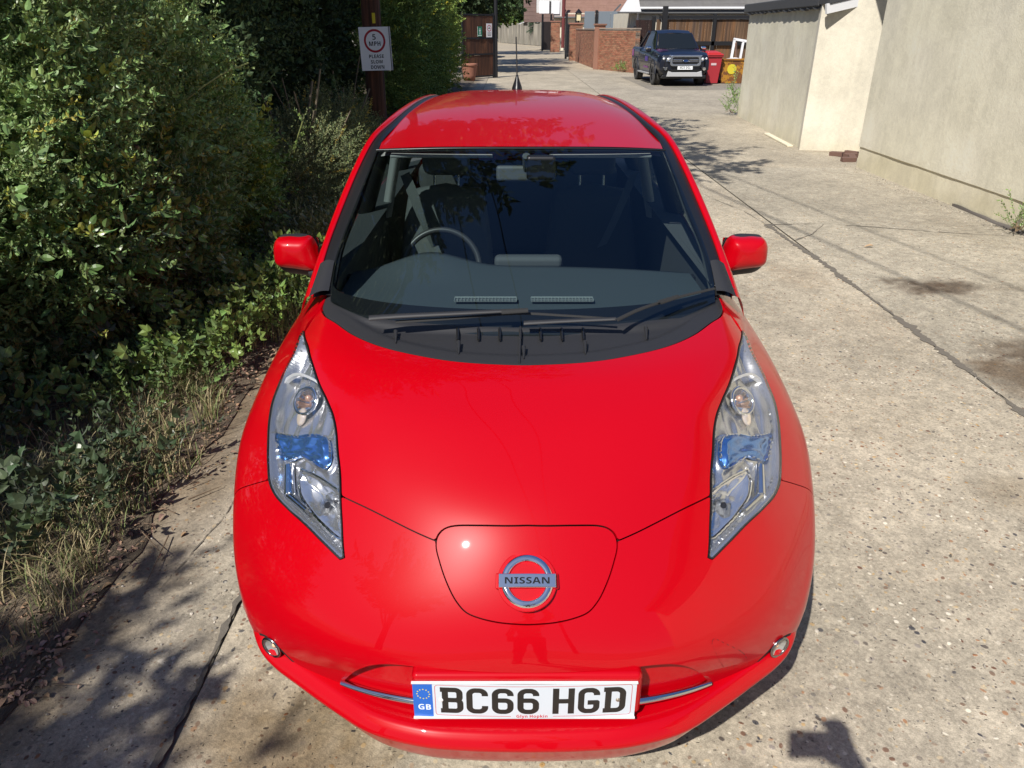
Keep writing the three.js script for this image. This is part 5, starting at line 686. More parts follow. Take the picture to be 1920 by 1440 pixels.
  mesh('bonnet_edge', box(1.15, 0.05, 0.05, 0, 1.0, 0.02, 0.02), silver, T);
  const pt = canvasTex(512, 110, (g, W, H) => { g.fillStyle = '#f2f4f4'; g.fillRect(0, 0, W, H); g.fillStyle = '#131313'; g.textAlign = 'center'; g.font = 'bold 92px sans-serif'; g.fillText('M23 DGL', W / 2, 88, 470); }); const pl = mesh('number_plate', plain(new THREE.PlaneGeometry(0.52, 0.125).translate(0, 0.62, 0.085)), new THREE.MeshStandardMaterial({ map: pt, roughness: 0.4, side: THREE.DoubleSide }), T); mesh('plate_back', box(0.53, 0.135, 0.02, 0, 0.62, 0.07), std(0.7, 0.7, 0.7), pl);
  mesh('lower_intake', box(1.2, 0.1, 0.06, 0, 0.505, 0.02, 0.02), voidBlack, T);
  const sk = new THREE.Shape([[-0.62, 0.34], [0.62, 0.34], [0.58, 0.5], [0.44, 0.46], [-0.44, 0.46], [-0.58, 0.5]].map((q) => new THREE.Vector2(...q))); mesh('skid_plate', plain(new THREE.ExtrudeGeometry(sk, { depth: 0.05, bevelEnabled: true, bevelSize: 0.01, bevelThickness: 0.01, bevelSegments: 2 }).translate(0, 0, 0.03)), std(0.6, 0.6, 0.6, 0.4, 0.4), T);
  mesh('underbody', box(1.5, 0.14, 4.9, 0, 0.33, -2.6), voidBlack, T); mesh('bumper_lower', box(1.55, 0.12, 0.12, 0, 0.32, -0.02, 0.03), satinBlack, T); }
// wheelie bin, skip and what lies in it
{ const B = thing('wheelie_bin', 'red wheelie bin with lid beside the pickup', 'bin', [7.32, 0, -29.6], 0.15), rb = std(0.42, 0.03, 0.04, 0.5); const g = new THREE.BoxGeometry(0.56, 0.95, 0.66, 1, 1, 1), p = g.attributes.position; for (let i = 0; i < p.count; i++) if (p.getY(i) < 0) { p.setX(i, p.getX(i) * 0.78); p.setZ(i, p.getZ(i) * 0.76); } g.computeVertexNormals(); g.translate(0, 0.51, 0); mesh('bin_body', plain(g), rb, B); mesh('lid', merge([box(0.62, 0.05, 0.74, 0, 1.03, 0.01, 0.02, 0.12), box(0.5, 0.06, 0.5, 0, 1.06, 0, 0.025, 0.12)]), std(0.5, 0.03, 0.03, 0.4), B); mesh('rim', box(0.62, 0.09, 0.72, 0, 0.95, 0, 0.02), std(0.3, 0.02, 0.025, 0.5), B); mesh('handle', rod([-0.25, 0.98, -0.4], [0.25, 0.98, -0.4], 0.02), std(0.3, 0.02, 0.02), B); for (const s of [-1, 1]) mesh('bin_wheel', plain(new THREE.CylinderGeometry(0.1, 0.1, 0.05, 18).rotateZ(Math.PI / 2).translate(s * 0.24, 0.1, -0.28)), rubber, B); mesh('label', box(0.2, 0.16, 0.004, -0.02, 0.72, 0.305, 0, -0.08), std(0.6, 0.45, 0.45, 0.6), B); }
{ const S = thing('skip', 'rusty yellow skip full of rubble behind the red wheelie bin', 'skip', [9.3, 0, -30.2]), sm = (() => { const A = lattice(9, 81), Bq = lattice(40, 82); return new THREE.MeshStandardMaterial({ map: texture(256, (x, y) => { const q = A(x, y) * 0.6 + Bq(x, y) * 0.4, w = smoothstep(q, 0.42, 0.62); return [lerp(0.42, 0.66, w), lerp(0.26, 0.47, w), lerp(0.13, 0.12, w)]; }), roughness: 0.7, side: THREE.DoubleSide }); })();
  const sh = new THREE.Shape([[-1.5, 0], [1.4, 0], [1.75, 0.8], [-1.75, 0.8]].map((q) => new THREE.Vector2(...q))); mesh('side_plate', plain(new THREE.ExtrudeGeometry(sh, { depth: 0.03, bevelEnabled: false }).translate(0, 0.02, 0.6)), sm, S); mesh('side_plate', plain(new THREE.ExtrudeGeometry(sh, { depth: 0.03, bevelEnabled: false }).translate(0, 0.02, -0.8)), sm, S); mesh('end_plate', bar([-1.5, 0.02, -0.1], [-1.75, 0.82, -0.1], 1.4, 0.03), sm, S); mesh('end_plate', bar([1.4, 0.02, -0.1], [1.75, 0.82, -0.1], 1.4, 0.03), sm, S); mesh('rim', box(3.5, 0.07, 0.07, 0, 0.82, 0.63, 0.01), sm, S); mesh('rib', box(0.08, 0.7, 0.05, -0.6, 0.42, 0.65), sm, S); mesh('rib', box(0.08, 0.7, 0.05, 0.5, 0.42, 0.65), sm, S);
  const yd = new THREE.CircleGeometry(0.17, 28); mesh('painted_disc', plain(yd.translate(-1.2, 0.5, 0.645)), std(0.6, 0.5, 0.03, 0.6), S); mesh('fill', box(3.2, 0.6, 1.3, 0, 0.42, -0.1, 0.05), std(0.3, 0.26, 0.22, 0.95), S); }
{ const F = thing('window_frame', 'old white window frame propped up in the skip', 'window frame', [8.55, 0.72, -30.2]); const wm = std(0.8, 0.8, 0.8, 0.5); F.rotation.set(-0.15, 0.2, -0.12); for (const q of [[0.08, 0.75, 0.06, -0.38, 0.36, 0], [0.08, 0.75, 0.06, 0.3, 0.36, 0], [0.76, 0.08, 0.06, -0.04, 0.73, 0], [0.07, 0.72, 0.06, -0.02, 0.36, 0], [0.76, 0.08, 0.06, -0.04, 0.0, 0]]) mesh('frame_bar', box(...q), wm, F); }
{ const r = rng(77); const kinds = [['plasterboard', 'broken white plaster sheet lying on the rubble in the skip', 'plaster sheet', std(0.7, 0.68, 0.64, 0.9), [0.5, 0.03, 0.4], [8.1, 0.83, 29.9]], ['timber_offcut', 'long dark timber leaning out of the skip to the right', 'timber', wood(0.06, 0.05, 0.045), [0.12, 1.5, 0.1], [9.15, 1.0, 30.1]], ['timber_offcut', 'pale pinkish timber offcut sticking up beside the window frame', 'timber', wood(0.5, 0.3, 0.22), [0.1, 0.7, 0.04], [8.3, 1.05, 29.95]], ['rubble_bag', 'white rubble sack on top of the skip', 'sack', std(0.7, 0.68, 0.66, 0.9), [0.5, 0.22, 0.4], [8.9, 0.86, 29.8]]];
  kinds.forEach(([n, l, c, m, s, p], i) => { const g = new RoundedBoxGeometry(s[0], s[1], s[2], 3, Math.min(...s) * 0.3), q = g.attributes.position; if (n === 'rubble_bag') for (let k = 0; k < q.count; k++) { const f = 1 + 0.2 * noise(q.getX(k) * 7, q.getY(k) * 9, q.getZ(k) * 7); q.setXYZ(k, q.getX(k) * f, q.getY(k) * f, q.getZ(k) * f); } const o = mesh(n, plain(g), m); o.position.set(p[0], p[1], -p[2]); o.rotation.set(0.1 * r(), r(), i === 1 ? -0.9 : i === 2 ? 0.35 : 0.12); tag(o, l, c); }); }
// dark car seen past the open gate
{ const C = thing('parked_car', 'dark car parked beyond the open gate, mostly hidden by it', 'car', [-2.05, 0, -58], 0.02); const pr = new THREE.Shape([[-2.1, 0.3], [2.1, 0.3], [2.15, 0.75], [1.6, 0.92], [1.0, 1.42], [-1.0, 1.48], [-1.8, 0.98], [-2.15, 0.8]].map((q) => new THREE.Vector2(...q))); const g = new THREE.ExtrudeGeometry(pr, { depth: 1.5, bevelEnabled: true, bevelSize: 0.1, bevelThickness: 0.1, bevelSegments: 4 }); g.translate(0, 0, -0.75); g.rotateY(Math.PI / 2); mesh('body', plain(g), phys(0.015, 0.018, 0.03, 0.3, 0.2, { clearcoat: 1 }), C); for (const s of [-1, 1]) for (const z of [-1.3, 1.3]) mesh('wheel', plain(new THREE.CylinderGeometry(0.31, 0.31, 0.2, 20).rotateZ(Math.PI / 2).translate(s * 0.8, 0.31, z)), rubber, C); for (const s of [-1, 1]) mesh('tail_lamp', box(0.25, 0.18, 0.06, s * 0.66, 0.85, 2.2, 0.02), std(0.3, 0.01, 0.01, 0.3), C); mesh('rear_window', box(1.2, 0.4, 0.03, 0, 1.2, 1.75, 0.01, -0.6), satinBlack, C); }
// ---------------------------------------------------------------- vegetation
const leafMat = (rough = 0.45, trans = 0.25, cc = 0.35) => new THREE.MeshPhysicalMaterial({ color: 0xffffff, roughness: 0.85, transmission: trans, thickness: 0, clearcoat: cc, clearcoatRoughness: rough, side: THREE.DoubleSide, vertexColors: true });
const leafM = leafMat(0.3, 0.26, 0.7), dullLeafM = leafMat(0.6, 0, 0.15);
// one folded leaf with a bent midrib; base at the origin, pointing to +y, face to +z
function leafPoints(len, wid, fold, bend, lobes = 0) {
  const rows = lobes ? [[0, 0.02], [0.18, 0.75], [0.3, 0.55], [0.5, 1], [0.62, 0.55], [0.8, 0.5], [1, 0]] : [[0, 0.05], [0.22, 0.78], [0.45, 1], [0.72, 0.66], [1, 0]];
  const P = [], I = []; rows.forEach(([t, w]) => { const y = len * t, z = -bend * len * t * t, x = wid * 0.5 * w; P.push([-x, y, z + fold * x], [0, y, z], [x, y, z + fold * x]); });
  for (let k = 0; k < rows.length - 1; k++) { const a = 3 * k; I.push([a, a + 1, a + 4], [a, a + 4, a + 3], [a + 1, a + 2, a + 5], [a + 1, a + 5, a + 4]); } return { P, I };
}
// a spray: a thin twig with leaves along it
function sprayGeo(seed, { n = 16, len = 0.32, leaf = [0.045, 0.024], lobes = 0, spread = 0.9, trip = false, tone = 0.25 }) {
  const r = rng(seed), pos = [], col = [], M = new THREE.Matrix4(), q = new THREE.Quaternion(), v = V3(0, 0, 0), curve = (t) => V3(0.1 * len * Math.sin(t * 3 + seed), len * t, -0.28 * len * t * t);
  const tri = (a, b, c, k) => { for (const p of [a, b, c]) { pos.push(p.x, p.y, p.z); col.push(...k); } };
  const twig = [0.55, 0.42, 0.3]; for (let i = 0; i < 4; i++) { const a = curve(i / 4), b = curve((i + 1) / 4), w = 0.0022; tri(a.clone().add(V3(-w, 0, 0)), a.clone().add(V3(w, 0, 0)), b, twig); tri(a.clone().add(V3(0, 0, -w)), a.clone().add(V3(0, 0, w)), b, twig); }
  for (let i = 0; i < n; i++) {
    const t = 0.12 + 0.88 * (i + r() * 0.7) / n, base = curve(t), around = i * 2.4 + r(), tilt = spread * (0.55 + 0.6 * r()), s = 0.65 + 0.6 * r();
    const kk = 1 - tone + 2 * tone * r(), k = [kk * (0.85 + 0.4 * r()), kk, kk * (0.75 + 0.4 * r())];
    for (let g = 0; g < (trip ? 3 : 1); g++) {
      const { P, I } = leafPoints(leaf[0] * s * (g ? 0.85 : 1), leaf[1] * s, 0.25 + 0.3 * r(), 0.15 + 0.35 * r(), lobes);
      q.setFromEuler(new THREE.Euler(0.4 + 0.5 * r() + (r() - 0.5) * 0.7, around, -tilt + (trip ? (g === 1 ? 1.1 : g === 2 ? -1.1 : 0) : 0), 'YXZ')); M.compose(base, q, V3(1, 1, 1)); const Q = P.map((p) => v.set(...p).clone().applyMatrix4(M)); for (const f of I) tri(Q[f[0]], Q[f[1]], Q[f[2]], k);
    }
  }
  const g = new THREE.BufferGeometry(); g.setAttribute('position', new THREE.Float32BufferAttribute(pos, 3)); g.setAttribute('color', new THREE.Float32BufferAttribute(col, 3)); g.setAttribute('uv', new THREE.Float32BufferAttribute(new Float32Array(pos.length / 3 * 2), 2)); g.computeVertexNormals(); return g;
}
const sprays = {
  small: sprayGeo(1, { n: 22, len: 0.3, leaf: [0.03, 0.014] }), smallB: sprayGeo(2, { n: 26, len: 0.36, leaf: [0.034, 0.015], spread: 1.1 }),
  mid: sprayGeo(3, { n: 15, len: 0.32, leaf: [0.052, 0.029] }), midB: sprayGeo(4, { n: 13, len: 0.26, leaf: [0.056, 0.034], spread: 1.1 }),
  lobed: sprayGeo(5, { n: 10, len: 0.34, leaf: [0.085, 0.085], lobes: 1, spread: 1.2 }), bramble: sprayGeo(6, { n: 7, len: 0.36, leaf: [0.05, 0.036], trip: true, spread: 1.0 }),
  tiny: sprayGeo(7, { n: 30, len: 0.24, leaf: [0.02, 0.013], spread: 1.2, tone: 0.4 }), long: sprayGeo(8, { n: 14, len: 0.42, leaf: [0.085, 0.038], spread: 1.0 }),
  far: sprayGeo(9, { n: 20, len: 0.7, leaf: [0.14, 0.09], spread: 1.2 }),
};
const up = V3(0, 1, 0);
// foliage of one plant: sprays through the volume of a few lobes, thickest at the shell, pointing outward
function foliage(parent, seed, lobes, count, kinds, color, { vary = 0.25, shell = 0.6, size = 1, yellow = 0.03, mat = leafM, lift = 0.35, floor = 0.02, keep = null } = {}) {
  const r = rng(seed), per = kinds.map(() => []), tot = lobes.reduce((s, l) => s + l[3] * l[4] * l[5], 0), M = new THREE.Matrix4(), q = new THREE.Quaternion(), c = new THREE.Color();
  for (const [cx, cy, cz, rx, ry, rz] of lobes) { const n = Math.round(count * rx * ry * rz / tot);
    for (let i = 0; i < n; i++) {
      let d = V3(r() * 2 - 1, r() * 2 - 1, r() * 2 - 1); while (d.lengthSq() > 1 || d.lengthSq() < 0.01) d = V3(r() * 2 - 1, r() * 2 - 1, r() * 2 - 1); d.normalize();
      const lump = 1 + 0.38 * noise(d.x * 2.1 + cx + seed, d.y * 2.1 + cy, d.z * 2.1 + cz) + 0.2 * noise(d.x * 6 + cx, d.y * 6 + cy, d.z * 6 + seed), rad = (r() < shell ? 0.8 + 0.22 * r() : 0.35 + 0.6 * Math.cbrt(r())) * lump;
      const p = V3(cx + d.x * rx * rad, cy + d.y * ry * rad, cz + d.z * rz * rad); if (p.y + parent.position.y < floor) continue; if (keep && !keep(p)) continue;
      const dir = d.clone().multiply(V3(1 / rx, 1 / ry, 1 / rz)).normalize().addScaledVector(up, lift).add(V3(r() - 0.5, r() - 0.6, r() - 0.5).multiplyScalar(1.1)).normalize();
      q.setFromUnitVectors(up, dir).multiply(new THREE.Quaternion().setFromAxisAngle(up, r() * 6.28)); const s = size * (0.7 + 0.6 * r()); M.compose(p, q, V3(s, s, s)); per[Math.floor(r() * kinds.length)].push([M.clone(), p]);
    } }
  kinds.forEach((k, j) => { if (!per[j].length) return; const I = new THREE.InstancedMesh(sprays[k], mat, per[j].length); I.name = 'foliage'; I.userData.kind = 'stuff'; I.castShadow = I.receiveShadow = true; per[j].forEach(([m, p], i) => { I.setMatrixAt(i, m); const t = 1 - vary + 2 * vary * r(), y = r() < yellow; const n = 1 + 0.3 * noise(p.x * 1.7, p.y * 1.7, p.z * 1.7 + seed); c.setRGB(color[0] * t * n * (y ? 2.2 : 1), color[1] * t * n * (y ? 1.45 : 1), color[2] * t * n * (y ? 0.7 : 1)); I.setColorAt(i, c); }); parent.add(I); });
}
const bark = std(0.09, 0.075, 0.055, 0.95), twigM = std(0.16, 0.13, 0.09, 0.9);
function stems(parent, seed, n, spread, h, rad = 0.014, from = [0, 0, 0]) { const r = rng(seed), g = []; for (let i = 0; i < n; i++) { const a = r() * 6.28, s = spread * (0.4 + 0.6 * r()), H = h * (0.6 + 0.4 * r()), b = V3(from[0] + (r() - 0.5) * 0.3, from[1], from[2] + (r() - 0.5) * 0.3); g.push(tube([b, V3(b.x + Math.cos(a) * s * 0.35, b.y + H * 0.5, b.z + Math.sin(a) * s * 0.35), V3(b.x + Math.cos(a) * s, b.y + H, b.z + Math.sin(a) * s)], rad * (0.5 + 0.7 * r()), 6, 5)); } mesh('stems', merge(g), twigM, parent, 'stuff'); }
function shrub(label, x, d, seed, lobes, count, kinds, color, opt = {}) { const S = thing('shrub', label, opt.cat || 'shrub', [x, 0, -d]); stems(S, seed, 9, 0.6, 1.5); foliage(S, seed, lobes, count, kinds, color, opt); return S; }
// soil of the verge
{ const g = gridGeo(110, 260, (u, v) => { const d = lerp(-3, 32, v ** 1.3), edge = -1.5 + 0.09 * noise(d * 1.4, 3) + 0.05 * noise(d * 6, 8) - (d < 2 ? 0.12 * (2 - d) : 0), x = lerp(edge, -9, u * u); return V3(x, 0.006 + (edge - x > 0.06 ? 0.05 * smoothstep(edge - x, 0, 0.7) + 0.03 * noise(x * 7, d * 7) * smoothstep(edge - x, 0.05, 0.4) : 0), -d); });
  const p = g.attributes.position, c = new Float32Array(p.count * 3); for (let i = 0; i < p.count; i++) { const q = fbm(p.getX(i) * 6, p.getZ(i) * 6, 3, 4), e = fbm(p.getX(i) * 25, p.getZ(i) * 25, 6, 2), t = 1 + 0.9 * q + 0.7 * e; c[3 * i] = 0.13 * t; c[3 * i + 1] = 0.1 * t; c[3 * i + 2] = 0.068 * t; } g.setAttribute('color', new THREE.BufferAttribute(c, 3));
  struct('verge', g, new THREE.MeshStandardMaterial({ vertexColors: true, roughness: 1, bumpMap: stoneTex.bmp, bumpScale: 0.02, side: THREE.DoubleSide })); }
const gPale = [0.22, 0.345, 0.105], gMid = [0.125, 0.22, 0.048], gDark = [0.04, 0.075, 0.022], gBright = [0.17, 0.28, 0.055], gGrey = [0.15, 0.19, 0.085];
shrub('tall shrub outside the view at left that shades the verge brambles', -3.65, 1.4, 10, [[0, 1.2, 0, 0.7, 1.2, 0.8], [0.1, 2.0, -0.2, 0.5, 0.45, 0.55]], 2000, ['mid', 'small'], gMid, { size: 1.1, mat: dullLeafM });
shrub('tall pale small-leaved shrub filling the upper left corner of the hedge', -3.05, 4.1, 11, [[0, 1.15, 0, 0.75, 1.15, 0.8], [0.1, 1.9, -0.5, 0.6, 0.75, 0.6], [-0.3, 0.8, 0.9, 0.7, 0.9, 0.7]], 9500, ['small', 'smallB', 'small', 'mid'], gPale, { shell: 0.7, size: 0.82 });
shrub('pale shrub with arching shoots, right of the tallest small-leaved shrub', -3.0, 5.6, 12, [[0, 1.0, 0, 0.8, 1.05, 0.8], [0.1, 1.7, -0.2, 0.55, 0.6, 0.6]], 6500, ['small', 'smallB', 'small', 'mid'], gPale, { shell: 0.65, size: 0.82 });
shrub('leafy bright green shrub hanging low over the grass, behind the near door mirror', -2.62, 4.75, 13, [[0, 0.55, 0, 0.5, 0.5, 0.75], [0.15, 0.8, 0.7, 0.4, 0.4, 0.5]], 2600, ['mid', 'midB', 'small'], gMid, { shell: 0.6, yellow: 0.12, size: 0.82 });
shrub('yellowing shrub halfway up the hedge, beside the dark hollow', -2.75, 6.4, 14, [[0, 0.75, 0, 0.55, 0.75, 0.6]], 2600, ['mid', 'midB', 'small'], gBright, { yellow: 0.16, size: 0.82 });
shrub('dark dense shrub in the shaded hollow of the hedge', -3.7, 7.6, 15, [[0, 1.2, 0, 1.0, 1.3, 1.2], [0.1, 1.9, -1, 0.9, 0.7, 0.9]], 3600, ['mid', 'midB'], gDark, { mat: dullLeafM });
shrub('low grey green shrub with tiny mottled leaves left of the windscreen', -2.35, 8.7, 16, [[0, 0.35, 0, 0.5, 0.5, 1.1], [-0.1, 0.5, -1.2, 0.5, 0.45, 0.8], [0.05, 0.3, 1.0, 0.35, 0.35, 0.6]], 3000, ['tiny', 'small'], gGrey, { size: 0.9, yellow: 0.05, mat: dullLeafM });
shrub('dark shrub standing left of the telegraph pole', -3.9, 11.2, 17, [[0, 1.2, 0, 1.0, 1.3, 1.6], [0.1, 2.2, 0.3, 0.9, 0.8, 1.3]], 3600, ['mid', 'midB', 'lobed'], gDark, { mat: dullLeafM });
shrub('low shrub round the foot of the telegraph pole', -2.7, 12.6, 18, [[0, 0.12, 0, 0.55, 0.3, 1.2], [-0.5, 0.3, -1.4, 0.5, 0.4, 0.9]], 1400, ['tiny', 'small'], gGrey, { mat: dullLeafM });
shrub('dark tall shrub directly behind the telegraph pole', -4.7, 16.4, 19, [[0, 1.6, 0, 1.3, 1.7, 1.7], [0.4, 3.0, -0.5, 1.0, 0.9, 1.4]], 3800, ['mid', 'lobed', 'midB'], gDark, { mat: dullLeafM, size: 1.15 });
shrub('clipped dark green hedge just right of the telegraph pole', -3.1, 18.6, 20, [[0, 1.5, 0, 0.95, 1.6, 1.6], [0.1, 2.8, 0, 0.8, 0.8, 1.3]], 4600, ['small', 'mid'], [0.14, 0.22, 0.05], { size: 1.2, cat: 'hedge', mat: dullLeafM });
shrub('middle stretch of the green hedge between pole and gate', -2.85, 21.2, 21, [[0, 1.5, 0, 0.9, 1.6, 1.5], [0.05, 2.8, 0, 0.75, 0.8, 1.2]], 4200, ['small', 'mid'], [0.14, 0.22, 0.05], { size: 1.2, cat: 'hedge', mat: dullLeafM });
shrub('sunlit end of the green hedge nearest the open gate', -2.62, 24.0, 22, [[0, 1.4, 0, 0.85, 1.5, 1.5], [0, 2.8, 0, 0.75, 0.9, 1.2], [0.0, 1.8, -2.2, 0.6, 1.7, 1.4]], 5200, ['small', 'mid'], [0.2, 0.29, 0.06], { size: 1.25, cat: 'hedge', mat: dullLeafM });
// a climbing shoot or two that stand clear of the hedge
for (const [lab, pts] of [['long pale bramble shoot arching up out of the small-leaved shrub', [[-2.5, 1.0, -5.2], [-2.3, 1.35, -5.4], [-2.08, 1.55, -5.7], [-1.95, 1.62, -5.95]]], ['thin dry shoot standing up from the low mottled shrub', [[-2.2, 0.6, -7.6], [-2.1, 0.85, -7.5], [-2.0, 1.05, -7.45]]]]) { const S = thing('bramble_shoot', lab, 'shoot', pts[0]); const q = pts.map((p) => V3(p[0] - pts[0][0], p[1] - pts[0][1], p[2] - pts[0][2])); mesh('stem', tube(q, 0.006, 16, 6), std(0.22, 0.25, 0.08, 0.7), S); const c = new THREE.CatmullRomCurve3(q); const I = new THREE.InstancedMesh(sprays.bramble, leafM, 7), M = new THREE.Matrix4(); I.name = 'leaves'; I.userData.kind = 'stuff'; for (let i = 0; i < 7; i++) { const p = c.getPoint(0.25 + i * 0.12); M.makeRotationFromEuler(new THREE.Euler(i, i * 2.1, 0.6)).scale(V3(0.45, 0.45, 0.45)).setPosition(p); I.setMatrixAt(i, M); I.setColorAt(i, lin(...gBright)); } S.add(I); }
// trees: trunk, limbs, crown
function tree(name, label, x, d, seed, h, trunkR, crown, count, kinds, color, opt = {}) {
  const T = thing(name, label, 'tree', [x, 0, -d]), r = rng(seed), c0 = crown[0];
  mesh('trunk', (() => { const g = new THREE.CylinderGeometry(trunkR * 0.45, trunkR, h, 14, 12); g.translate(0, h / 2, 0); const p = g.attributes.position; for (let i = 0; i < p.count; i++) { const y = p.getY(i); p.setX(i, p.getX(i) * (1 + 0.15 * noise(y, p.getZ(i) * 8, seed)) + 0.12 * noise(y * 0.4, seed)); p.setZ(i, p.getZ(i) * (1 + 0.15 * noise(y + 5, p.getX(i) * 8, seed))); } g.computeVertexNormals(); return plain(g); })(), bark, T);
  const limbs = crown.map(([cx, cy, cz, rx]) => { const y0 = Math.min(h * 0.9, Math.max(h * 0.4, cy * 0.6)); return tube([V3(0, y0, 0), V3(cx * 0.5, lerp(y0, cy, 0.55), cz * 0.5), V3(cx, cy, cz), V3(cx * 1.1 + (r() - 0.5) * rx, cy + 0.3 * rx, cz * 1.1)], trunkR * 0.24, 12, 6); }); mesh('limbs', merge(limbs), bark, T, 'stuff');
  foliage(T, seed, crown, count, kinds, color, { shell: 0.45, lift: 0.05, floor: 0.3, mat: dullLeafM, ...opt }); return T;
}
tree('maple_tree', 'leafy maple whose low branches hang over the top of the hedge', -4.9, 9.6, 31, 6, 0.2, [[0.6, 3.3, 0.4, 1.4, 0.7, 1.5], [1.2, 2.75, -0.8, 0.85, 0.42, 0.9], [1.0, 3.2, 1.8, 0.9, 0.55, 0.9], [0, 5.5, 0, 2.0, 2.0, 2.0]], 4200, ['lobed', 'midB'], [0.05, 0.09, 0.028], { size: 1.1 });
tree('overhanging_tree', 'tall tree behind the hedge reaching a long bough over the red car', -5.2, 6.6, 32, 8, 0.26, [[0.5, 7.4, 0, 2.0, 1.4, 2.0], [2.7, 6.6, 0.8, 1.6, 0.55, 1.2], [4.2, 6.5, 0.2, 1.3, 0.4, 0.9], [3.4, 6.9, -1.6, 1.5, 0.5, 1.1], [5.1, 6.4, -1.2, 0.9, 0.28, 0.6]], 3000, ['long', 'lobed'], [0.06, 0.1, 0.03], { size: 1.5, shell: 0.3 });
tree('lane_tree', 'broad tree beside the telegraph pole whose crown arches over the lane', -4.6, 12.8, 40, 7, 0.24, [[1.2, 6.4, 0.5, 2.0, 1.4, 1.9], [3.2, 5.9, 1.2, 1.5, 0.7, 1.3], [4.6, 5.6, 0.6, 1.1, 0.45, 0.9], [3.0, 6.6, -1.2, 1.5, 0.8, 1.3]], 1500, ['long', 'lobed'], [0.06, 0.1, 0.03], { size: 1.7, shell: 0.3 });
tree('roadside_tree', 'tree behind the photographer whose leaves dapple the near left corner', -3.9, -3.0, 33, 5, 0.16, [[0, 4.4, 0.1, 0.8, 0.6, 0.8], [0.5, 3.4, -1.5, 0.5, 0.36, 0.5], [0.85, 3.05, -2.25, 0.3, 0.18, 0.32], [0.3, 3.6, -0.9, 0.5, 0.35, 0.5]], 620, ['lobed', 'long'], [0.06, 0.1, 0.03], { size: 1.1, shell: 0.3 });
tree('garden_tree', 'dark tree directly above the open brown gate', -2.2, 37.5, 34, 6, 0.25, [[0, 4.2, 0, 2.4, 2.0, 2.2], [1.2, 3.4, 0.5, 1.2, 0.9, 1.2], [-1.6, 3.2, 0.3, 1.6, 1.3, 1.5]], 2600, ['far', 'long'], gDark, { size: 1.0 });
tree('garden_tree', 'large bright green tree beyond the pale fence, left of the shed', -1.5, 130, 35, 9, 0.5, [[0, 6, 0, 4.5, 4.5, 4], [2.5, 4.6, 1, 3.4, 3, 3], [-4, 5, 0, 4, 4, 3.5], [1, 10, 0, 4, 3, 4]], 5200, ['far'], [0.085, 0.15, 0.03], { size: 1.5 });
tree('conifer_tree', 'blue green conifer over the right end of the pale fence', 3.9, 99, 36, 9, 0.35, [[0, 2.6, 0, 1.7, 1.2, 1.7], [0.1, 4.4, 0, 1.6, 1.6, 1.6], [-0.8, 6.2, 0, 1.7, 1.6, 1.6], [0.6, 8, 0, 1.4, 2, 1.4]], 2400, ['far', 'long'], [0.05, 0.085, 0.05], { size: 0.95 });
tree('garden_tree', 'dark rounded tree behind the shed and the conifer', 5.5, 128, 37, 8, 0.4, [[0, 6, 0, 4, 4.2, 3.5], [-3, 5.4, 0, 3, 3.5, 3]], 2600, ['far'], [0.05, 0.095, 0.025], { size: 1.5 });
tree('lane_tree', 'tree beyond the gate whose shade stripes the far lane', -4.4, 44, 38, 7, 0.3, [[0, 7, 0, 3.2, 2, 3.2], [3, 6.4, 1, 2, 0.9, 1.8], [2.6, 7, -3, 2, 1, 1.8]], 1500, ['far'], gMid, { size: 1.1, shell: 0.3 });
tree('lane_tree', 'slender tree past the far brick pier shading the lane there', -5, 62, 39, 7, 0.3, [[0, 8, 0, 3.4, 2.2, 3.2], [3.5, 7, 1, 2.4, 1, 2], [3, 7.6, -4, 2.4, 1, 2]], 1500, ['far'], gMid, { size: 1.2, shell: 0.3 });
// creeping brambles and ivy on the verge
function patch(name, label, x, d, seed, pts, kinds, color, opt = {}) { const S = thing(name, label, opt.cat || 'bramble', [x, 0, -d]), r = rng(seed), M = new THREE.Matrix4(), q = new THREE.Quaternion(), c = new THREE.Color(); kinds.forEach((k, j) => { const n = Math.round(pts / kinds.length), I = new THREE.InstancedMesh(sprays[k], opt.mat || leafM, n); I.name = 'foliage'; I.userData.kind = 'stuff'; I.castShadow = I.receiveShadow = true; for (let i = 0; i < n; i++) { const a = r() * 6.28, R = Math.sqrt(r()), px = Math.cos(a) * R * opt.rx, pz = Math.sin(a) * R * opt.rz, y = 0.05 + (opt.h || 0.2) * (1 - R * R) * r(); q.setFromUnitVectors(up, V3(r() - 0.5, 0.35 + 0.5 * r(), r() - 0.5).normalize()).multiply(new THREE.Quaternion().setFromAxisAngle(up, r() * 6.28)); const s = 0.6 + 0.5 * r(); M.compose(V3(px, y, pz), q, V3(s, s, s)); I.setMatrixAt(i, M); const t = 0.7 + 0.6 * r(); c.setRGB(color[0] * t, color[1] * t, color[2] * t); I.setColorAt(i, c); } S.add(I); }); mesh('runners', merge(Array.from({ length: 5 }, (_, i) => tube([V3(0, 0.04, 0), V3((r() - 0.5) * opt.rx, 0.12, (r() - 0.5) * opt.rz), V3((r() - 0.5) * 2 * opt.rx, 0.05, (r() - 0.5) * 2 * opt.rz)], 0.004, 10, 5))), std(0.2, 0.14, 0.08, 0.8), S, 'stuff'); return S; }
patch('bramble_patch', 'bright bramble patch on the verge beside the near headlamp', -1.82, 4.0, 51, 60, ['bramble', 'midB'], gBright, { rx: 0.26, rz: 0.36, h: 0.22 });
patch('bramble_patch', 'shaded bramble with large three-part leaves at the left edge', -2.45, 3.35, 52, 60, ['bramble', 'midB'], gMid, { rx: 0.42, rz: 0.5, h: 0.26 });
patch('bramble_patch', 'dark bramble mound under the tallest shrub at far left', -2.75, 2.7, 53, 120, ['bramble', 'midB'], gDark, { rx: 0.6, rz: 0.8, h: 0.45 });
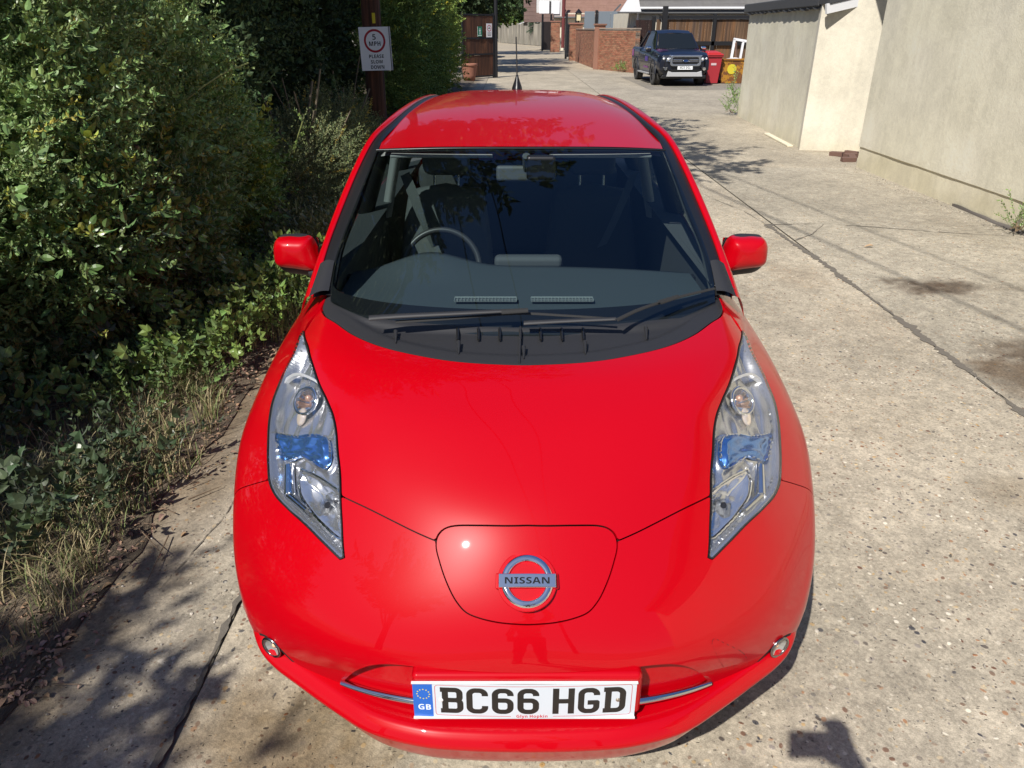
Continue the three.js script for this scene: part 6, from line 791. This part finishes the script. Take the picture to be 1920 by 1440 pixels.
patch('ivy_patch', 'small green weed patch among dry grass near the lower left', -1.95, 2.35, 54, 26, ['midB', 'bramble'], gDark, { rx: 0.25, rz: 0.3, h: 0.1, cat: 'weeds' });
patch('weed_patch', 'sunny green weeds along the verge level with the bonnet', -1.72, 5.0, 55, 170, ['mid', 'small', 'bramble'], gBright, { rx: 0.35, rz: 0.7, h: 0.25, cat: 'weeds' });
patch('weed_patch', 'yellowish weeds and grass on the verge level with the door mirror', -1.75, 6.3, 56, 170, ['mid', 'small'], [0.13, 0.15, 0.05], { rx: 0.35, rz: 0.8, h: 0.3, cat: 'weeds' });
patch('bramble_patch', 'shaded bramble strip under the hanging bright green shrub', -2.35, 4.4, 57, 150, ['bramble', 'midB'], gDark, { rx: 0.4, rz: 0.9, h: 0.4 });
patch('weed_patch', 'thin green weeds creeping over the litter beside the front bumper', -1.75, 2.75, 62, 34, ['small', 'midB'], gDark, { rx: 0.22, rz: 0.4, h: 0.1, cat: 'weeds' });
patch('weed_patch', 'green weeds among the dead leaves level with the headlamp', -1.95, 3.6, 63, 60, ['mid', 'small'], gMid, { rx: 0.26, rz: 0.45, h: 0.1, cat: 'weeds' });
patch('weed_patch', 'weeds at the foot of the hedge near the low mottled shrub', -1.9, 9.5, 58, 160, ['small', 'tiny'], gGrey, { rx: 0.35, rz: 1.6, h: 0.25, cat: 'weeds' });
patch('weed_patch', 'tall weed growing at the outer corner of the grey outbuilding', 5.2, 18.5, 59, 40, ['small', 'mid'], gPale, { rx: 0.16, rz: 0.2, h: 0.7, cat: 'weeds' });
patch('weed_patch', 'little weed at the foot of the near grey wall', 5.0, 7.25, 60, 16, ['tiny', 'small'], gPale, { rx: 0.1, rz: 0.14, h: 0.2, cat: 'weeds' });
patch('weed_patch', 'green weeds at the foot of the red brick garden wall', 5.2, 37.6, 61, 60, ['small', 'mid'], gBright, { rx: 0.5, rz: 0.5, h: 0.25, cat: 'weeds' });
// grass: blades in tufts, green and dry
function grass(name, label, x, d, seed, tufts, rx, rz, h, tone, dry) {
  const r = rng(seed), pos = [], col = [];
  for (let t = 0; t < tufts; t++) { const a = r() * 6.28, R = Math.sqrt(r()), tx = Math.cos(a) * R * rx, tz = Math.sin(a) * R * rz, n = 7 + Math.floor(r() * 12);
    for (let i = 0; i < n; i++) { const H = h * (0.35 + 0.8 * r()), b = r() * 6.28, lean = (0.15 + 1.3 * r() * r()) * H, bx = tx + (r() - 0.5) * 0.09, bz = tz + (r() - 0.5) * 0.09, w = 0.0016 + 0.0016 * r(), px = -Math.sin(b) * w, pz = Math.cos(b) * w, isDry = r() < dry, k = 0.7 + 0.6 * r(), C = isDry ? [0.34 * k, 0.28 * k, 0.15 * k] : [tone[0] * k, tone[1] * k, tone[2] * k];
      let p0 = [bx, 0.01, bz], prevW = 1; for (let s = 1; s <= 4; s++) { const f = s / 4, p1 = [bx + Math.cos(b) * lean * f ** 1.8, 0.01 + H * (f - 0.28 * f ** 3), bz + Math.sin(b) * lean * f ** 1.8], w1 = s === 4 ? 0 : 1 - 0.2 * s; const A = [p0[0] - px * prevW, p0[1], p0[2] - pz * prevW], B = [p0[0] + px * prevW, p0[1], p0[2] + pz * prevW], Cc = [p1[0] + px * w1, p1[1], p1[2] + pz * w1], D = [p1[0] - px * w1, p1[1], p1[2] - pz * w1]; pos.push(...A, ...B, ...Cc); for (let q = 0; q < 3; q++) col.push(...C); if (w1) { pos.push(...A, ...Cc, ...D); for (let q = 0; q < 3; q++) col.push(...C); } p0 = p1; prevW = w1; } } }
  const g = new THREE.BufferGeometry(); g.setAttribute('position', new THREE.Float32BufferAttribute(pos, 3)); g.setAttribute('color', new THREE.Float32BufferAttribute(col, 3)); g.computeVertexNormals();
  const m = mesh(name, g, new THREE.MeshStandardMaterial({ vertexColors: true, roughness: 0.7, side: THREE.DoubleSide }), null, 'stuff'); m.position.set(x, 0, -d); return tag(m, label, 'grass');
}
grass('dry_grass', 'straggly dry grass at the lower left edge of the lane', -2.0, 2.15, 71, 230, 0.45, 0.8, 0.2, [0.15, 0.18, 0.06], 0.65);
grass('dry_grass', 'dry grass and stalks beside the lane, in front of the bramble', -1.85, 3.05, 72, 240, 0.36, 0.8, 0.19, [0.15, 0.19, 0.06], 0.6);
grass('dry_grass', 'flattened dry stalks between the bramble and the leaf litter', -2.15, 3.0, 76, 40, 0.35, 1.1, 0.3, [0.12, 0.14, 0.05], 0.8);
grass('grass_tuft', 'long green grass tuft in front of the dark bramble mound', -1.95, 3.95, 73, 26, 0.16, 0.22, 0.38, [0.14, 0.2, 0.05], 0.15);
grass('verge_grass', 'short grass along the sunny verge left of the car', -1.75, 6.2, 74, 380, 0.38, 2.1, 0.19, [0.16, 0.2, 0.06], 0.35);
grass('verge_grass', 'rough grass strip under the far hedge', -1.85, 13, 75, 260, 0.35, 5.0, 0.22, [0.13, 0.16, 0.06], 0.4);
// litter on the verge edge: dead leaves and snapped twigs
{ const r = rng(91), n = 2600, g = (() => { const { P, I } = leafPoints(0.045, 0.026, 0.7, 0.5); const pos = []; for (const f of I) for (const k of f) pos.push(...P[k]); const q = new THREE.BufferGeometry(); q.setAttribute('position', new THREE.Float32BufferAttribute(pos, 3)); q.computeVertexNormals(); return q; })(), I = new THREE.InstancedMesh(g, std(1, 1, 1, 0.85), n), M = new THREE.Matrix4(), q = new THREE.Quaternion(), c = new THREE.Color(); for (let i = 0; i < n; i++) { const d = 1.6 + 7 * r() ** 1.6, x = -1.46 - Math.abs((r() + r() + r() - 1.3)) * 0.6 + (r() < 0.2 ? 0.3 * r() * r() : 0); q.setFromEuler(new THREE.Euler(-1.57 + (r() - 0.5) * 1.1, r() * 6.28, (r() - 0.5) * 1.1, 'YXZ')); const s = 0.25 + 0.6 * r() ** 2; M.compose(V3(x, 0.012 + 0.05 * r() * smoothstep(-1.5 - x, 0, 0.4), -d), q, V3(s, s, s)); I.setMatrixAt(i, M); const t = 0.6 + 0.9 * r(); c.setRGB(0.26 * t, 0.165 * t, (0.09 + 0.04 * r()) * t); I.setColorAt(i, c); } I.name = 'leaf_litter'; I.userData.kind = 'stuff'; scene.add(tag(I, 'brown dead leaves scattered along the edge of the verge', 'leaf litter'));
  const tw = []; for (let i = 0; i < 60; i++) { const d = 1.6 + 5 * r(), x = -1.35 - 0.6 * r(), a = r() * 6.28, L = 0.08 + 0.25 * r(); tw.push(rod([x, 0.02, -d], [x + Math.cos(a) * L, 0.015 + 0.04 * r(), -d + Math.sin(a) * L], 0.002 + 0.002 * r(), 0.0012, 5)); } const m = mesh('twig_litter', merge(tw), std(0.16, 0.11, 0.07, 0.9), null, 'stuff'); tag(m, 'thin broken twigs lying among the dead leaves on the verge', 'twigs'); }
{ const { P, I } = leafPoints(0.085, 0.04, 0.5, 0.4); const pos = []; for (const f of I) for (const k of f) pos.push(...P[k]); const g = new THREE.BufferGeometry(); g.setAttribute('position', new THREE.Float32BufferAttribute(pos, 3)); g.computeVertexNormals(); const l = mesh('fallen_leaf', g, std(0.42, 0.28, 0.16, 0.8)); l.position.set(3.38, 0.02, -6.78); l.rotation.set(-1.4, 1.2, 0.2, 'YXZ'); tag(l, 'single dry tan leaf lying on the concrete right of the car', 'leaf'); }
// ---------------------------------------------------------------- the photographer, who stands behind the view and throws the shadow at the lower right
function blob(bones, lo, hi, cell, k) {
  const size = Math.max(hi[0] - lo[0], hi[1] - lo[1], hi[2] - lo[2]), n = Math.ceil(size / cell) + 4, mc = new MarchingCubes(n, new THREE.MeshStandardMaterial(), false, false, 200000), ctr = [0, 1, 2].map((i) => (lo[i] + hi[i]) / 2), half = n / 2, sc = (n * cell) / 2, F = mc.field, B = bones.map(([a, b, r0, r1]) => { const d = [b[0] - a[0], b[1] - a[1], b[2] - a[2]]; return [a, d, d[0] ** 2 + d[1] ** 2 + d[2] ** 2 || 1e-9, r0, r1]; });
  for (let z = 0; z < n; z++) for (let y = 0; y < n; y++) for (let x = 0; x < n; x++) {
    const p = [(x - half) / half * sc + ctr[0], (y - half) / half * sc + ctr[1], (z - half) / half * sc + ctr[2]]; let s = 0;
    for (const [a, d, l2, r0, r1] of B) { const q = [p[0] - a[0], p[1] - a[1], p[2] - a[2]], t = clamp((q[0] * d[0] + q[1] * d[1] + q[2] * d[2]) / l2, 0, 1), e = Math.hypot(q[0] - d[0] * t, q[1] - d[1] * t, q[2] - d[2] * t) - lerp(r0, r1, t); s += Math.exp(-e / k); }
    F[x + y * n + z * n * n] = k * Math.log(Math.max(s, 1e-30));
  }
  mc.isolation = 0; mc.update(); const g = new THREE.BufferGeometry(), pos = mc.positionArray.slice(0, mc.count * 3), nor = mc.normalArray.slice(0, mc.count * 3); for (let i = 0; i < mc.count; i++) for (let t = 0; t < 3; t++) pos[3 * i + t] = pos[3 * i + t] * sc + ctr[t];
  g.setAttribute('position', new THREE.BufferAttribute(pos, 3)); g.setAttribute('normal', new THREE.BufferAttribute(nor, 3)); return plain(g);
}
{ const P = thing('person', 'person standing behind the view with one arm raised, holding a phone', 'person', [0.1, 0, 0.66]);
  const W = (x, y, z) => [x - 0.1, y, z - 0.66];                     // world to person
  const sh = W(0.27, 1.45, 0.62), el = W(0.36, 1.5, 0.34), wr = W(0.14, 1.76, 0.1);
  const body = blob([[[0, 0.98, 0], [0, 1.2, 0], 0.155, 0.135], [[0, 1.2, 0], [0, 1.4, -0.01], 0.14, 0.15], [[-0.15, 1.43, 0], [0.15, 1.43, 0], 0.08, 0.08], [[0, 1.45, 0], [0, 1.56, -0.02], 0.06, 0.055], [[0.1, 0.95, 0], [0.11, 0.52, 0.01], 0.095, 0.062], [[0.11, 0.52, 0.01], [0.12, 0.1, 0.03], 0.06, 0.042], [[-0.1, 0.95, 0], [-0.11, 0.52, 0.01], 0.095, 0.062], [[-0.11, 0.52, 0.01], [-0.12, 0.1, 0.03], 0.06, 0.042], [[0.12, 0.05, 0.05], [0.13, 0.04, -0.14], 0.045, 0.038], [[-0.12, 0.05, 0.05], [-0.13, 0.04, -0.14], 0.045, 0.038], [sh, el, 0.06, 0.046], [el, wr, 0.046, 0.031], [[-0.19, 1.42, 0], [-0.25, 1.14, 0.02], 0.056, 0.044], [[-0.25, 1.14, 0.02], [-0.23, 0.9, -0.04], 0.042, 0.03]], [-0.45, -0.05, -0.62], [0.45, 1.95, 0.3], 0.018, 0.02);
  const p = body.attributes.position, c = new Float32Array(p.count * 3); for (let i = 0; i < p.count; i++) { const y = p.getY(i), x = p.getX(i), z = p.getZ(i), t = y < 0.09 ? [0.04, 0.04, 0.045] : y < 0.98 && Math.abs(x) < 0.21 ? [0.03, 0.04, 0.08] : (z < -0.27 || (y < 1.14 && x < -0.2) || (y > 1.5 && Math.abs(x) < 0.09)) ? [0.42, 0.24, 0.17] : [0.25, 0.26, 0.28]; c.set(t, 3 * i); } body.setAttribute('color', new THREE.BufferAttribute(c, 3));
  mesh('body', body, new THREE.MeshStandardMaterial({ vertexColors: true, roughness: 0.8 }), P);
  const skin = std(0.42, 0.24, 0.17, 0.6), f = (a, b, r0, r1) => [a, b, r0, r1];
  mesh('head', blob([f([0, 1.66, -0.02], [0, 1.71, -0.01], 0.078, 0.082), f([0, 1.6, -0.055], [0, 1.585, -0.075], 0.045, 0.032), f([0, 1.655, -0.1], [0, 1.635, -0.118], 0.012, 0.014), f([0.086, 1.66, 0.0], [0.086, 1.635, 0.0], 0.014, 0.01), f([-0.086, 1.66, 0.0], [-0.086, 1.635, 0.0], 0.014, 0.01)], [-0.12, 1.5, -0.16], [0.12, 1.82, 0.12], 0.006, 0.01), skin, P);
  mesh('hair', blob([f([0, 1.72, 0.005], [0, 1.7, 0.04], 0.088, 0.08), f([0, 1.76, -0.04], [0, 1.76, 0.02], 0.055, 0.06)], [-0.12, 1.58, -0.12], [0.12, 1.86, 0.16], 0.008, 0.012), std(0.05, 0.035, 0.025, 0.8), P);
  for (const s of [-1, 1]) mesh('eye', plain(new THREE.SphereGeometry(0.0115, 12, 8).translate(s * 0.031, 1.668, -0.088)), std(0.75, 0.72, 0.7, 0.2), P); mesh('mouth', box(0.045, 0.008, 0.008, 0, 1.602, -0.105, 0.003), std(0.35, 0.14, 0.12, 0.6), P);
  // right hand on the end of the phone, fingers over its upper edge
  const T = (x, y, z) => { const v = V3(x, y, z).applyEuler(new THREE.Euler(-PITCH, 0, 0)); return W(v.x, v.y + EYE, v.z); };
  const pc = T(0.098, -0.035, 0.03);
  mesh('hand', blob([f(wr, T(0.105, -0.05, 0.04), 0.03, 0.032), f(T(0.105, -0.05, 0.04), T(0.082, -0.005, 0.035), 0.03, 0.03),
    f(T(0.072, 0.004, 0.036), T(0.05, 0.05, 0.012), 0.0105, 0.009), f(T(0.05, 0.05, 0.012), T(0.04, 0.045, -0.002), 0.009, 0.0075), f(T(0.085, 0.008, 0.036), T(0.068, 0.055, 0.012), 0.0105, 0.009), f(T(0.068, 0.055, 0.012), T(0.06, 0.048, -0.002), 0.009, 0.0075), f(T(0.098, 0.004, 0.036), T(0.09, 0.052, 0.012), 0.0105, 0.009), f(T(0.09, 0.052, 0.012), T(0.084, 0.045, -0.002), 0.009, 0.0075), f(T(0.108, -0.006, 0.036), T(0.106, 0.034, 0.014), 0.0095, 0.0075), f(T(0.106, 0.034, 0.014), T(0.1, 0.032, 0.0), 0.008, 0.007),
    f(T(0.088, -0.05, 0.038), T(0.06, -0.052, 0.026), 0.013, 0.011), f(T(0.06, -0.052, 0.026), T(0.035, -0.04, 0.024), 0.011, 0.009)], [pc[0] - 0.12, pc[1] - 0.12, pc[2] - 0.12], [pc[0] + 0.12, pc[1] + 0.12, pc[2] + 0.12], 0.0035, 0.004), skin, P);
}
{ const ph = thing('phone', 'dark phone held up by the photographer behind the view', 'phone', [0.015, EYE, 0]); ph.rotation.x = -PITCH; mesh('case', box(0.165, 0.08, 0.009, 0.005, -0.01, 0.014, 0.004), std(0.02, 0.02, 0.022, 0.5), ph); mesh('screen', box(0.155, 0.071, 0.001, 0.005, -0.01, 0.0192), std(0.01, 0.01, 0.012, 0.1), ph); }
renderer.render(scene, camera);
